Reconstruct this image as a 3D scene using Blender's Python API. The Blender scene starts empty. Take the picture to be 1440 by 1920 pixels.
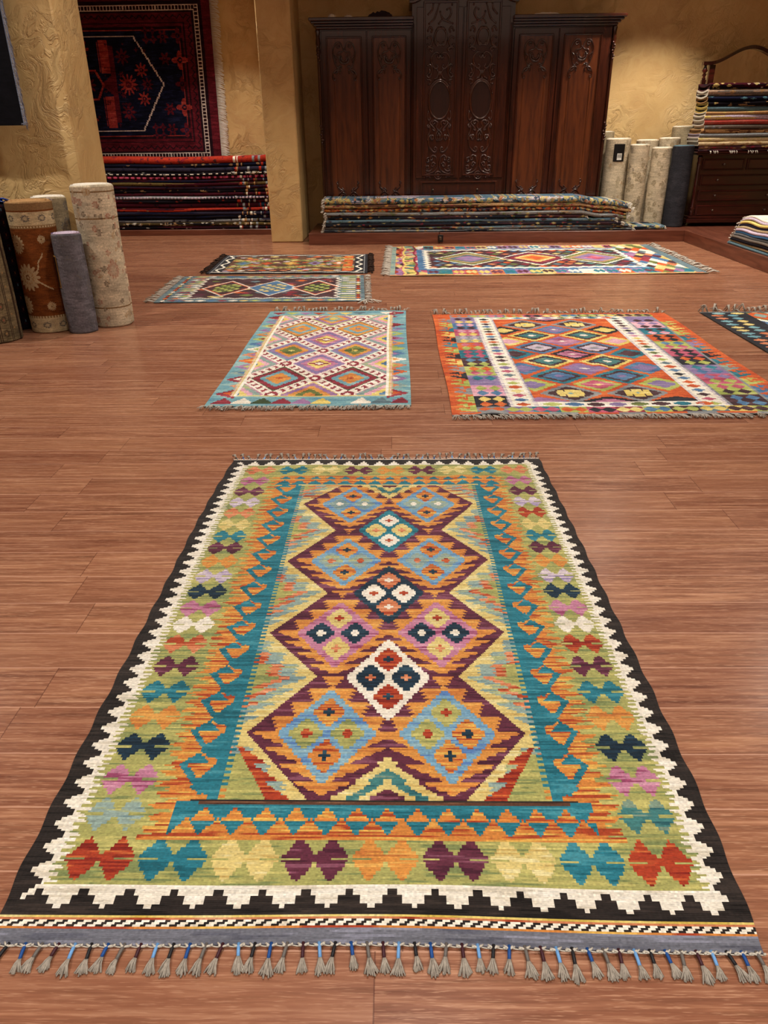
import bpy, math, random
import numpy as np
from mathutils import Vector, Matrix

C = bpy.context.scene.collection
scene = bpy.context.scene
random.seed(7)
rng = np.random.default_rng(11)

# ------------------------------------------------------------------ camera
F_PX, CAM_H = 1400.0, 1.25
PITCH, YAW, ROLL = math.atan(710 / 1400.0), math.radians(1.1), math.radians(0.7)
fwd = Vector((-math.sin(YAW) * math.cos(PITCH), math.cos(YAW) * math.cos(PITCH), -math.sin(PITCH)))
rgt = Vector((math.cos(YAW), math.sin(YAW), 0))
upv = rgt.cross(fwd)
R_ = rgt * math.cos(ROLL) - upv * math.sin(ROLL)
U_ = upv * math.cos(ROLL) + rgt * math.sin(ROLL)
cam_d = bpy.data.cameras.new('camera')
cam = bpy.data.objects.new('camera', cam_d)
C.objects.link(cam)
cam.matrix_world = Matrix(((R_.x, U_.x, -fwd.x, 0), (R_.y, U_.y, -fwd.y, 0), (R_.z, U_.z, -fwd.z, CAM_H), (0, 0, 0, 1)))
cam_d.sensor_fit = 'HORIZONTAL'
cam_d.sensor_width = 36
cam_d.lens = 36 * F_PX / 1440
cam_d.clip_start = 0.02
scene.camera = cam

# ------------------------------------------------------------------ world, view, render look
w = bpy.data.worlds.new('world'); scene.world = w; w.use_nodes = True
w.node_tree.nodes['Background'].inputs[0].default_value = (1.0, 0.93, 0.84, 1)
w.node_tree.nodes['Background'].inputs[1].default_value = 0.0
scene.view_settings.view_transform = 'Standard'
scene.view_settings.look = 'None'
scene.view_settings.gamma = 1
scene.view_settings.use_curve_mapping = False
scene.view_settings.exposure = 0.14
scene.cycles.use_denoising = True
scene.cycles.max_bounces = 6
scene.cycles.diffuse_bounces = 4
scene.cycles.glossy_bounces = 3
scene.cycles.sample_clamp_indirect = 6

# ceiling lamps: (x, y, watt, cone in degrees)
CEIL = 3.45
LAMPS = [(-1.3, -1.5, 300, 140), (1.5, -1.5, 300, 140), (0.1, 1.7, 190, 130),
         (-3.5, 4.7, 200, 105), (-1.1, 5.0, 110, 125), (1.3, 5.4, 140, 125), (3.6, 5.4, 130, 120),
         (0.5, 7.8, 165, 125), (2.4, 7.7, 160, 125), (4.0, 7.7, 110, 110), (-3.2, 8.8, 200, 115),
         (0.8, 8.9, 100, 105), (2.2, 9.1, 70, 105), (3.2, 9.95, 310, 95), (-2.1, 10.5, 180, 88), (-3.4, 10.4, 80, 90)]
LAMP_COL = (1.0, 0.90, 0.77)
SOFT_W = 70          # power of the added soft fill light under the ceiling

def L(h):
    if isinstance(h, str):
        h = h.lstrip('#'); h = [int(h[i:i + 2], 16) / 255 for i in (0, 2, 4)]
    return tuple(c / 12.92 if c <= 0.04045 else ((c + 0.055) / 1.055) ** 2.4 for c in h)

# ------------------------------------------------------------------ object helpers
def link(o, parent=None):
    C.objects.link(o)
    if parent: o.parent = parent
    return o
def tag(o, label=None, cat=None, group=None, kind=None):
    if label: o['label'] = label
    if cat: o['category'] = cat
    if group: o['group'] = group
    if kind: o['kind'] = kind
    return o
def thing(name, label, cat, loc=(0, 0, 0), group=None):
    o = bpy.data.objects.new(name, None); o.location = loc; o.empty_display_size = 0.1
    link(o)
    return tag(o, label, cat, group)
def settle(root):
    """children were modelled in room coordinates: move their meshes so the thing's base is its origin"""
    off = Vector(root.location)
    for c in root.children:
        if c.type == 'MESH': c.data.transform(Matrix.Translation(-off))
        for g in c.children:
            if g.type == 'MESH': g.data.transform(Matrix.Translation(-off))

class MB:
    def __init__(s): s.v = []; s.f = []; s.m = []; s.sm = []
    def add(s, vs, fs, mat=0, smooth=False):
        b = len(s.v); s.v += [tuple(p) for p in vs]
        for f in fs: s.f.append([b + i for i in f]); s.m.append(mat); s.sm.append(smooth)
    def box(s, x0, x1, y0, y1, z0, z1, mat=0, bev=0.0):
        if bev <= 0:
            vs = [(x, y, z) for z in (z0, z1) for y in (y0, y1) for x in (x0, x1)]
            s.add(vs, [(0, 2, 3, 1), (4, 5, 7, 6), (0, 1, 5, 4), (2, 6, 7, 3), (0, 4, 6, 2), (1, 3, 7, 5)], mat)
            return
        b = min(bev, (x1 - x0) / 2.01, (y1 - y0) / 2.01, (z1 - z0) / 2.01)
        def ring(i, z): return [(x0 + i, y0 + b, z), (x0 + b, y0 + i, z), (x1 - b, y0 + i, z), (x1 - i, y0 + b, z), (x1 - i, y1 - b, z), (x1 - b, y1 - i, z), (x0 + b, y1 - i, z), (x0 + i, y1 - b, z)]
        def ring2(i, z): return [(x0 + i, y0 + i, z), (x0 + i, y0 + i, z), (x1 - i, y0 + i, z), (x1 - i, y0 + i, z), (x1 - i, y1 - i, z), (x1 - i, y1 - i, z), (x0 + i, y1 - i, z), (x0 + i, y1 - i, z)]
        rs = [ring2(b, z0), ring(0, z0 + b), ring(0, z1 - b), ring2(b, z1)]
        vs = sum(rs, []); fs = []
        for k in range(3):
            for i in range(8):
                j = (i + 1) % 8; fs.append((k * 8 + i, k * 8 + j, k * 8 + 8 + j, k * 8 + 8 + i))
        fs.append(tuple(range(7, -1, -1))); fs.append(tuple(range(24, 32)))
        s.add(vs, fs, mat)
    def prism(s, poly, a0, a1, axis='y', mat=0, smooth=False):
        n = len(poly)
        def P(u, v, a): return {'y': (u, a, v), 'x': (a, u, v), 'z': (u, v, a)}[axis]
        vs = [P(u, v, a0) for u, v in poly] + [P(u, v, a1) for u, v in poly]
        fs = [(i, (i + 1) % n, n + (i + 1) % n, n + i) for i in range(n)]
        s.add(vs, fs, mat, smooth)
        s.add(vs, [tuple(range(n - 1, -1, -1)), tuple(range(n, 2 * n))], mat)
    def tube(s, path, r, n=6, mat=0, taper=None, flat=None):
        P = [Vector(p) for p in path]; m = len(P); vs = []
        prev = None
        for i, p in enumerate(P):
            t = (P[min(i + 1, m - 1)] - P[max(i - 1, 0)])
            if t.length < 1e-9: t = Vector((0, 0, 1))
            t.normalize()
            if prev is None:
                a = Vector((0, 0, 1)) if abs(t.z) < 0.9 else Vector((0, 1, 0))
                prev = (a - t * a.dot(t)).normalized()
            else:
                prev = prev - t * prev.dot(t)
                prev = prev.normalized() if prev.length > 1e-6 else Vector((1, 0, 0))
            q = t.cross(prev); rr = r if taper is None else r * taper(i / max(m - 1, 1))
            for k in range(n):
                a = 2 * math.pi * k / n
                d = prev * math.cos(a) * rr + q * math.sin(a) * rr
                if flat: d = Vector((d.x * flat[0], d.y * flat[1], d.z * flat[2]))
                vs.append(p + d)
        fs = [(i * n + k, i * n + (k + 1) % n, (i + 1) * n + (k + 1) % n, (i + 1) * n + k) for i in range(m - 1) for k in range(n)]
        fs.append(tuple(range(n - 1, -1, -1))); fs.append(tuple(range((m - 1) * n, m * n)))
        s.add(vs, fs, mat, True)
    def lathe(s, prof, cx, cy, z0=0, n=20, mat=0, axis='z'):
        vs = []
        for r, z in prof:
            for k in range(n):
                a = 2 * math.pi * k / n
                if axis == 'z': vs.append((cx + r * math.cos(a), cy + r * math.sin(a), z0 + z))
                else: vs.append((cx + r * math.cos(a), z0 - z, cy + r * math.sin(a)))
        m = len(prof)
        fs = [(i * n + k, i * n + (k + 1) % n, (i + 1) * n + (k + 1) % n, (i + 1) * n + k) for i in range(m - 1) for k in range(n)]
        fs.append(tuple(range(n - 1, -1, -1))); fs.append(tuple(range((m - 1) * n, m * n)))
        s.add(vs, fs, mat, True)
    def build(s, name, mats, parent=None):
        me = bpy.data.meshes.new(name)
        me.from_pydata(s.v, [], s.f)
        for mt in (mats if isinstance(mats, (list, tuple)) else [mats]): me.materials.append(mt)
        me.polygons.foreach_set('material_index', s.m)
        me.polygons.foreach_set('use_smooth', s.sm)
        me.update()
        return link(bpy.data.objects.new(name, me), parent)

def quads_object(name, verts, faces, cols, mat, parent=None, smooth=False):
    """verts (N,3), faces (M,4), cols (M,3) sRGB 0..1 -> one mesh with a woven colour per face"""
    me = bpy.data.meshes.new(name)
    verts = np.asarray(verts, np.float32); faces = np.asarray(faces, np.int32)
    me.vertices.add(len(verts)); me.vertices.foreach_set('co', verts.ravel())
    me.loops.add(faces.size); me.loops.foreach_set('vertex_index', faces.ravel())
    me.polygons.add(len(faces)); me.polygons.foreach_set('loop_start', np.arange(0, faces.size, 4, dtype=np.int32))
    try: me.polygons.foreach_set('loop_total', np.full(len(faces), 4, np.int32))
    except Exception: pass
    me.update(calc_edges=True)
    c = np.clip(np.asarray(cols, np.float32), 0, 1)
    lin = np.where(c <= 0.04045, c / 12.92, ((c + 0.055) / 1.055) ** 2.4)
    rgba = np.concatenate([lin, np.ones((len(c), 1), np.float32)], 1).astype(np.float32)
    at = me.attributes.new('yarn', 'FLOAT_COLOR', 'CORNER')
    at.data.foreach_set('color', np.repeat(rgba, 4, axis=0).ravel())
    me.polygons.foreach_set('use_smooth', np.full(len(faces), smooth))
    me.materials.append(mat); me.update()
    return link(bpy.data.objects.new(name, me), parent)

# ------------------------------------------------------------------ materials
class NT:
    def __init__(s, name, rough=0.5, spec=0.5):
        s.m = bpy.data.materials.new(name); s.m.use_nodes = True; s.t = s.m.node_tree
        s.b = s.t.nodes['Principled BSDF']; s.b.inputs['Roughness'].default_value = rough
        s.b.inputs['Specular IOR Level'].default_value = spec
        s.co = s.n('ShaderNodeTexCoord').outputs['Object']
    def n(s, t, **k):
        x = s.t.nodes.new(t)
        for a, v in k.items(): setattr(x, a, v)
        return x
    def l(s, a, b): s.t.links.new(a, b)
    def sock(s, i, v):
        if hasattr(v, 'links'): s.l(v, i)
        else: i.default_value = v
    def math(s, op, a, b=0.0, c=None):
        x = s.n('ShaderNodeMath', operation=op); s.sock(x.inputs[0], a); s.sock(x.inputs[1], b)
        if c is not None: s.sock(x.inputs[2], c)
        return x.outputs[0]
    def mapping(s, scale, vec=None, loc=(0, 0, 0), rot=(0, 0, 0)):
        x = s.n('ShaderNodeMapping'); s.l(vec or s.co, x.inputs[0]); x.inputs['Scale'].default_value = scale
        x.inputs['Location'].default_value = loc; x.inputs['Rotation'].default_value = rot
        return x.outputs[0]
    def noise(s, vec, scale, detail=3, rough=0.5, dist=0.0):
        x = s.n('ShaderNodeTexNoise'); s.l(vec, x.inputs['Vector']); x.inputs['Scale'].default_value = scale
        x.inputs['Detail'].default_value = detail; x.inputs['Roughness'].default_value = rough; x.inputs['Distortion'].default_value = dist
        return x.outputs['Fac']
    def ramp(s, fac, stops):
        x = s.n('ShaderNodeValToRGB'); s.l(fac, x.inputs[0]); e = x.color_ramp.elements
        while len(e) < len(stops): e.new(0.5)
        for k, (p, c) in enumerate(stops):
            e[k].position = p; e[k].color = (*L(c), 1) if isinstance(c, str) else (c, c, c, 1)
        return x.outputs[0]
    def mix(s, fac, a, b, mode='MIX'):
        x = s.n('ShaderNodeMix', data_type='RGBA', blend_type=mode)
        s.sock(x.inputs[0], fac)
        for i, v in ((6, a), (7, b)):
            if isinstance(v, str): v = (*L(v), 1)
            s.sock(x.inputs[i], v)
        return x.outputs[2]
    def bump(s, h, strength=0.3, dist=0.01):
        x = s.n('ShaderNodeBump'); s.l(h, x.inputs['Height']); x.inputs['Strength'].default_value = strength
        x.inputs['Distance'].default_value = dist; s.l(x.outputs[0], s.b.inputs['Normal'])
    def col(s, v):
        if isinstance(v, str): v = (*L(v), 1)
        s.sock(s.b.inputs['Base Color'], v); return s

def mat_plain(name, c, rough=0.6, spec=0.4, var=0.12, scale=20):
    t = NT(name, rough, spec)
    n = t.noise(t.co, scale, 3)
    t.col(t.mix(t.math('MULTIPLY', n, var * 2), c, '#000000')); t.bump(n, 0.08, 0.002)
    return t.m

def mat_plaster():
    t = NT('ochre_trowelled_plaster', 0.5, 0.35)
    big = t.noise(t.co, 1.1, 3, 0.55)
    warp = t.noise(t.co, 3.0, 2)
    wv = t.n('ShaderNodeVectorMath', operation='ADD'); t.l(t.co, wv.inputs[0])
    comb = t.n('ShaderNodeCombineXYZ')
    for k in range(3): t.l(t.math('MULTIPLY', warp, 0.5), comb.inputs[k])
    t.l(comb.outputs[0], wv.inputs[1])
    v = t.n('ShaderNodeTexVoronoi', feature='DISTANCE_TO_EDGE'); t.l(wv.outputs[0], v.inputs['Vector']); v.inputs['Scale'].default_value = 7.0
    n1 = t.noise(wv.outputs[0], 5.5, 5, 0.6, 1.1)
    n2 = t.noise(t.co, 22, 4, 0.6, 0.8)
    patch = t.ramp(t.noise(t.co, 2.3, 2), [(0.42, 0.15), (0.62, 1.0)])
    ridge = t.ramp(n1, [(0.40, 0.0), (0.47, 0.9), (0.50, 0.3), (0.56, 0.75), (0.70, 1.0)])
    h = t.math('MULTIPLY', t.math('ADD', ridge, t.math('MULTIPLY', n2, 0.35)), patch)
    c = t.ramp(big, [(0.3, '#BA9664'), (0.5, '#CCA972'), (0.72, '#D8B985')])
    c = t.mix(t.math('MULTIPLY', t.ramp(n1, [(0.45, 0.0), (0.75, 1.0)]), 0.35), c, '#DCC48C')
    t.col(c); t.bump(h, 0.7, 0.012)
    return t.m

def mat_floor():
    t = NT('red_brown_laminate_planks', 0.3, 0.32)
    sx = t.n('ShaderNodeSeparateXYZ'); t.l(t.co, sx.inputs[0]); x, y = sx.outputs[0], sx.outputs[1]
    PW, PL = 0.1522, 1.215
    ry = t.math('DIVIDE', t.math('SUBTRACT', y, 0.039), PW)
    row = t.math('FLOOR', ry); fy = t.math('FRACT', ry)
    wn = t.n('ShaderNodeTexWhiteNoise', noise_dimensions='1D'); t.l(row, wn.inputs['W'])
    rx = t.math('ADD', t.math('DIVIDE', x, PL), t.math('MULTIPLY', wn.outputs['Value'], 7.3))
    colm = t.math('FLOOR', rx); fx = t.math('FRACT', rx)
    cid = t.n('ShaderNodeCombineXYZ'); t.l(row, cid.inputs[0]); t.l(colm, cid.inputs[1])
    pid = t.n('ShaderNodeTexWhiteNoise', noise_dimensions='2D'); t.l(cid.outputs[0], pid.inputs['Vector'])
    pv = pid.outputs['Value']
    off = t.n('ShaderNodeCombineXYZ'); t.l(t.math('MULTIPLY', pv, 37.0), off.inputs[0]); t.l(t.math('MULTIPLY', pv, 91.0), off.inputs[1]); t.l(t.math('MULTIPLY', pv, 13.0), off.inputs[2])
    ad = t.n('ShaderNodeVectorMath', operation='ADD'); t.l(t.co, ad.inputs[0]); t.l(off.outputs[0], ad.inputs[1])
    g1 = t.noise(t.mapping((0.8, 11, 1), ad.outputs[0]), 2.2, 5, 0.62, 0.9)
    g2 = t.noise(t.mapping((1.3, 34, 1), ad.outputs[0]), 2.6, 4, 0.65, 0.3)
    g3 = t.noise(t.mapping((7, 130, 1), ad.outputs[0]), 3.5, 2, 0.6)
    g4 = t.noise(t.mapping((0.5, 4.5, 1), ad.outputs[0]), 1.7, 3, 0.5, 2.2)
    c = t.ramp(g1, [(0.30, '#5E3828'), (0.43, '#7E4F3A'), (0.56, '#946248'), (0.72, '#B4835F')])
    c2 = t.ramp(g2, [(0.36, '#4E2C20'), (0.5, '#865540'), (0.64, '#BE8E70')])
    c = t.mix(0.55, c, c2)
    c = t.mix(t.math('MULTIPLY', t.ramp(g4, [(0.45, 0.0), (0.52, 1.0), (0.58, 0.0)]), 0.3), c, '#6A3625')
    c = t.mix(t.math('MULTIPLY', t.ramp(g3, [(0.56, 0.0), (0.68, 1.0)]), 0.5), c, '#D0A284')
    c = t.mix(t.math('MULTIPLY', t.math('SUBTRACT', pv, 0.25), 0.5), c, '#6E3C2C')
    wn3 = t.n('ShaderNodeTexWhiteNoise', noise_dimensions='2D'); t.l(t.mapping((3.1, 5.7, 1), cid.outputs[0]), wn3.inputs['Vector'])
    c = t.mix(t.math('MULTIPLY', wn3.outputs['Value'], 0.22), c, '#B88462')
    ey = t.math('MINIMUM', fy, t.math('SUBTRACT', 1.0, fy)); ex = t.math('MINIMUM', fx, t.math('SUBTRACT', 1.0, fx))
    sy = t.math('LESS_THAN', ey, 0.011); sx_ = t.math('LESS_THAN', ex, 0.0011)
    c = t.mix(t.math('MULTIPLY', sy, 0.6), c, '#CFA088')  # long seams tinted pale to imitate reflections off their bevels
    c = t.mix(t.math('MULTIPLY', sx_, 0.6), c, '#4A2216')
    t.col(c)
    t.l(t.math('ADD', t.math('MULTIPLY', g2, 0.18), 0.16), t.b.inputs['Roughness'])
    groove = t.math('SUBTRACT', 1.0, t.math('MAXIMUM', sy, sx_))
    t.bump(t.math('ADD', groove, t.math('MULTIPLY', g2, 0.25)), 0.12, 0.002)
    return t.m

def mat_wood(name, dark, mid, light, rough=0.22, axis=2, scale=1.0, spec=0.5, coat=0.35):
    t = NT(name, rough, spec)
    sc = [9 * scale] * 3; sc[axis] = 0.8 * scale
    g = t.noise(t.mapping(tuple(sc)), 3.0, 5, 0.6, 0.6)
    sc2 = [40 * scale] * 3; sc2[axis] = 1.6 * scale
    g2 = t.noise(t.mapping(tuple(sc2)), 3.0, 3, 0.6)
    c = t.ramp(g, [(0.3, dark), (0.5, mid), (0.75, light)])
    t.col(t.mix(t.math('MULTIPLY', g2, 0.35), c, dark))
    t.b.inputs['Coat Weight'].default_value = coat; t.b.inputs['Coat Roughness'].default_value = 0.07
    t.bump(g2, 0.04, 0.001)
    return t.m

def mat_weave(name, rib=260.0, warp=110.0, strength=0.55, dist=0.0016, fuzz=0.0, rib_axis=1):
    t = NT(name, 0.92, 0.12)
    a = t.n('ShaderNodeAttribute'); a.attribute_name = 'yarn'; a.attribute_type = 'GEOMETRY'
    n = t.noise(t.mapping((60, 240, 60) if rib_axis == 1 else (240, 60, 60)), 2.0, 3, 0.6)
    t.col(t.mix(1.0, a.outputs['Color'], t.ramp(n, [(0.25, 0.62), (0.5, 0.86), (0.75, 1.0)]), 'MULTIPLY'))
    sx = t.n('ShaderNodeSeparateXYZ'); t.l(t.co, sx.inputs[0])
    jit = t.noise(t.mapping((7, 30, 7) if rib_axis == 1 else (30, 7, 7)), 2.0, 2)
    yy = t.math('ADD', t.math('MULTIPLY', sx.outputs[rib_axis], rib * 6.283), t.math('MULTIPLY', jit, 14.0))
    xx = t.math('MULTIPLY', sx.outputs[1 - rib_axis], warp * 6.283)
    h = t.math('ADD', t.math('MULTIPLY', t.math('SINE', yy), 0.35), t.math('MULTIPLY', t.math('SINE', xx), 0.2))
    h = t.math('ADD', h, t.math('MULTIPLY', n, 1.3))
    t.bump(h, strength, dist)
    t.b.inputs['Sheen Weight'].default_value = 0.08
    return t.m

def mat_pile(name):
    t = NT(name, 0.95, 0.08)
    a = t.n('ShaderNodeAttribute'); a.attribute_name = 'yarn'; a.attribute_type = 'GEOMETRY'
    n = t.noise(t.co, 160, 3, 0.7)
    t.col(t.mix(1.0, a.outputs['Color'], t.ramp(n, [(0.3, 0.7), (0.7, 1.0)]), 'MULTIPLY'))
    t.bump(n, 0.4, 0.003)
    return t.m

M_wall = mat_plaster(); M_floor = mat_floor()
M_ceil = mat_plain('cream_ceiling_paint', '#CDBFA4', 0.8)
M_plat = mat_wood('platform_laminate', '#52291C', '#6A3A2A', '#804C38', 0.36, axis=0, coat=0.1)
M_platy = mat_wood('platform_laminate_side', '#52291C', '#6A3A2A', '#804C38', 0.36, axis=1, coat=0.1)
M_ward = mat_wood('dark_mahogany', '#1E0A05', '#38150A', '#4E2110', 0.25, axis=2, coat=0.6)
M_warp = mat_wood('mahogany_door_panel', '#35150A', '#54270F', '#6A3415', 0.3, axis=2, coat=0.6)
M_oval = mat_wood('dark_oval_panel', '#1A0805', '#28100A', '#34160E', 0.3, axis=2, coat=0.4)
M_dress = mat_wood('dresser_mahogany', '#1E0605', '#300B09', '#48140F', 0.22, axis=0, coat=0.4)
M_black = mat_plain('black_plastic', '#0C0C0E', 0.35)
M_label = mat_plain('white_label_paper', '#D8D5CE', 0.6, var=0.02)
M_white = mat_plain('white_paper', '#D8D2C6', 0.7, var=0.03)
M_purple = mat_plain('purple_cloth', '#2A1626', 0.9)
M_blue = mat_plain('blue_plastic_wrap', '#1C3F9A', 0.25, 0.6)
M_brass = mat_plain('aged_metal_knob', '#6E6256', 0.3); M_brass.node_tree.nodes['Principled BSDF'].inputs['Metallic'].default_value = 0.8
M_weave = mat_weave('kilim_weave')
M_weavef = mat_weave('kilim_weave_far', 120, 60, 0.35, 0.002)
M_pile = mat_pile('wool_pile')
M_tass = mat_plain('grey_brown_wool_yarn', '#B8AEA2', 0.95, 0.1, 0.3, 180)
M_tassl = mat_plain('pale_grey_yarn', '#C4BAAE', 0.95, 0.1, 0.25, 180)
M_tassd = mat_plain('dark_brown_wool_yarn', '#3A2A24', 0.95, 0.1, 0.3, 180)
M_cord = mat_plain('off_white_cotton_cord', '#CFC8BC', 0.9, 0.1, 0.15, 120)
M_silver = mat_plain('silver_grey_fringe_yarn', '#8F93A6', 0.7, 0.3, 0.25, 150)
WRAPS = {k: mat_plain(k + '_thread', c, 0.55, 0.4, 0.1, 200) for k, c in dict(light_blue='#6FA5E0', black='#15141A', royal_blue='#0F4A93', grey='#6A6460', maroon='#3E1420').items()}
def mat_mirror():
    t = NT('mirror_glass', 0.03); t.col('#D8D2C4'); t.b.inputs['Metallic'].default_value = 1.0
    return t.m
M_mirror = mat_mirror()
def mat_emit():
    t = NT('lamp_diffuser'); t.col('#FFFFFF'); t.b.inputs['Emission Color'].default_value = (*LAMP_COL, 1); t.b.inputs['Emission Strength'].default_value = 25
    return t.m
M_emit = mat_emit()
M_trim = mat_plain('white_lamp_rim', '#D5D2CC', 0.4)

# ------------------------------------------------------------------ room shell
def struct(name, mb, mats, parent=None):
    o = mb.build(name, mats, parent); o['kind'] = 'structure'; return o
m = MB(); m.box(-6.0, 6.2, -9.0, 12.4, -0.06, 0.0); struct('floor', m, M_floor)
m = MB(); m.box(-6.0, 6.2, -9.0, 12.4, CEIL, CEIL + 0.1); struct('ceiling', m, M_ceil)
m = MB(); m.box(-1.25, 6.2, 11.12, 11.4, 0, CEIL); struct('wall_back', m, M_wall)
m = MB(); m.box(-6.0, -1.61, 11.74, 12.0, 0, CEIL); struct('wall_alcove', m, M_wall)
m = MB(); m.box(-1.61, -1.205, 10.22, 12.0, 0, CEIL, bev=0.012); struct('wall_pillar_middle', m, M_wall)
m = MB(); m.box(-3.45, -2.262, 5.86, 6.37, 0, CEIL, bev=0.012); struct('wall_pillar_left', m, M_wall)
m = MB(); m.box(-6.2, -6.0, -9.0, 12.0, 0, CEIL); struct('wall_left', m, M_wall)
m = MB(); m.box(6.0, 6.2, -9.0, 11.4, 0, CEIL); struct('wall_right', m, M_wall)
m = MB(); m.box(-6.0, 6.2, -9.2, -9.0, 0, CEIL); struct('wall_front', m, M_wall)

PT = 0.136
m = MB(); m.box(-1.095, 0.545, 9.93, 11.11, 0, PT, bev=0.004); m.box(0.549, 3.62, 9.93, 11.11, 0, PT, bev=0.004)
pl = m.build('low_platform', M_plat)
tag(pl, 'low red-brown laminate platform running below the big wardrobe', 'platform')
m = MB(); m.box(3.60, 5.98, 6.2, 9.928, 0, PT, bev=0.004); m.box(3.622, 5.98, 9.932, 11.11, 0, PT - 0.001, bev=0.004)
pr_ = m.build('low_platform', M_platy)
tag(pr_, 'low laminate platform along the right side, under dresser and pale folded rugs', 'platform')
m = MB(); m.box(-5.9, -1.63, 11.08, 11.72, 0, 0.075, bev=0.004)
tag(m.build('low_platform', M_plat), 'thin dark wooden platform under the stack of dark red rugs', 'platform')
# socket on the platform riser
s = thing('wall_socket', 'small black socket plate set in the platform front', 'socket', (0.562, 9.925, 0.03))
m = MB(); m.box(0.53, 0.594, 9.915, 9.929, 0.022, 0.108, bev=0.003); m.build('cover_plate', M_black, s)
m = MB(); m.box(0.548, 0.576, 9.911, 9.916, 0.045, 0.085, bev=0.002); m.build('socket_insert', M_brass, s)
settle(s)

# ------------------------------------------------------------------ woven pattern canvas
PAL = {}
def pal(name, *hexes): PAL[name] = [np.array([int(h[i:i + 2], 16) / 255 for i in (1, 3, 5)]) for h in hexes]
pal('black', '#2B2422', '#1C1716', '#3A302C'); pal('white', '#EFE6D6', '#DDD2BE', '#F4EEE2')
pal('green', '#ABA95C', '#7F8C52', '#C8BF6A'); pal('orange', '#E0903A', '#C87230', '#EBA94C')
pal('stripe', '#DB8434', '#B2401F', '#E9B24B'); pal('teal', '#1F7A90', '#136275', '#3A93A6')
pal('purple', '#66293F', '#4C1C30', '#8A4A62'); pal('blue', '#6FA3C6', '#4F7DC0', '#8DB6C6')
pal('navy', '#19354A', '#102637', '#2A4B60'); pal('cream', '#DFC877', '#CFAE5C', '#E8DA9A')
pal('pink', '#C4789A', '#9A3F68', '#D796B0'); pal('red', '#B63A1E', '#8E2016', '#D8662F')
pal('salmon', '#DC7F50', '#B5401F', '#E89D72'); pal('grey', '#8FA9A2', '#6C8C93', '#B0B77E')
pal('lilac', '#C9B7CB', '#8E7BB0', '#E6DAD6'); pal('gteal', '#3C7F80', '#25606A', '#7D9A86')
pal('olive', '#6B7A3A', '#4A5A2A', '#8A9448'); pal('dkgreen', '#3F5330', '#2E4025', '#5C6B3C')
pal('lblue', '#6FA6B2', '#5590A8', '#98BFBE'); pal('dred', '#96283A', '#7A1A28', '#B03C48')
pal('yellow', '#E9CF6A', '#D8B848', '#F1E090'); pal('mauve', '#9C6CA0', '#7D5490', '#B98AB0')
pal('hot', '#DE5A22', '#C2421A', '#EA7A36'); pal('rose', '#C85270', '#A83A58', '#DC8298')
pal('lime', '#B4BE58', '#96A648', '#CAD078'); pal('bpink', '#E4A4B8', '#D488A4', '#EEC0CC')
pal('choc', '#4A2A30', '#38202A', '#62404A'); pal('denim', '#4878A8', '#3A6294', '#6C98BC')
pal('violet', '#8874A8', '#7A6498', '#A48CB4'); pal('ggrey', '#8A8E92', '#70767C', '#A4A6A4')
pal('ink', '#22242E', '#181A22', '#343642'); pal('steel', '#5F7A86', '#48626E', '#7F969C')
pal('band', '#6C6E7C', '#5A5C6C', '#84869A'); pal('cwhite', '#F3EDDC', '#E6DCC8', '#FBF6EA')
pal('brown', '#5E3A2A', '#4A2A1E', '#7A5038'); pal('tan', '#B48A5C', '#98704A', '#CCA87C')

def streak(ny, nx, lx, seed, keep=0.55):
    r = np.random.default_rng(seed); k = nx // lx + 3; out = np.zeros((ny, nx)); prev = r.normal(size=k)
    xs = np.arange(nx) / lx
    for j in range(ny):
        prev = keep * prev + math.sqrt(1 - keep * keep) * r.normal(size=k)
        out[j] = np.interp(xs + (j * 0.37) % 1, np.arange(k), prev)
    return out

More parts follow.
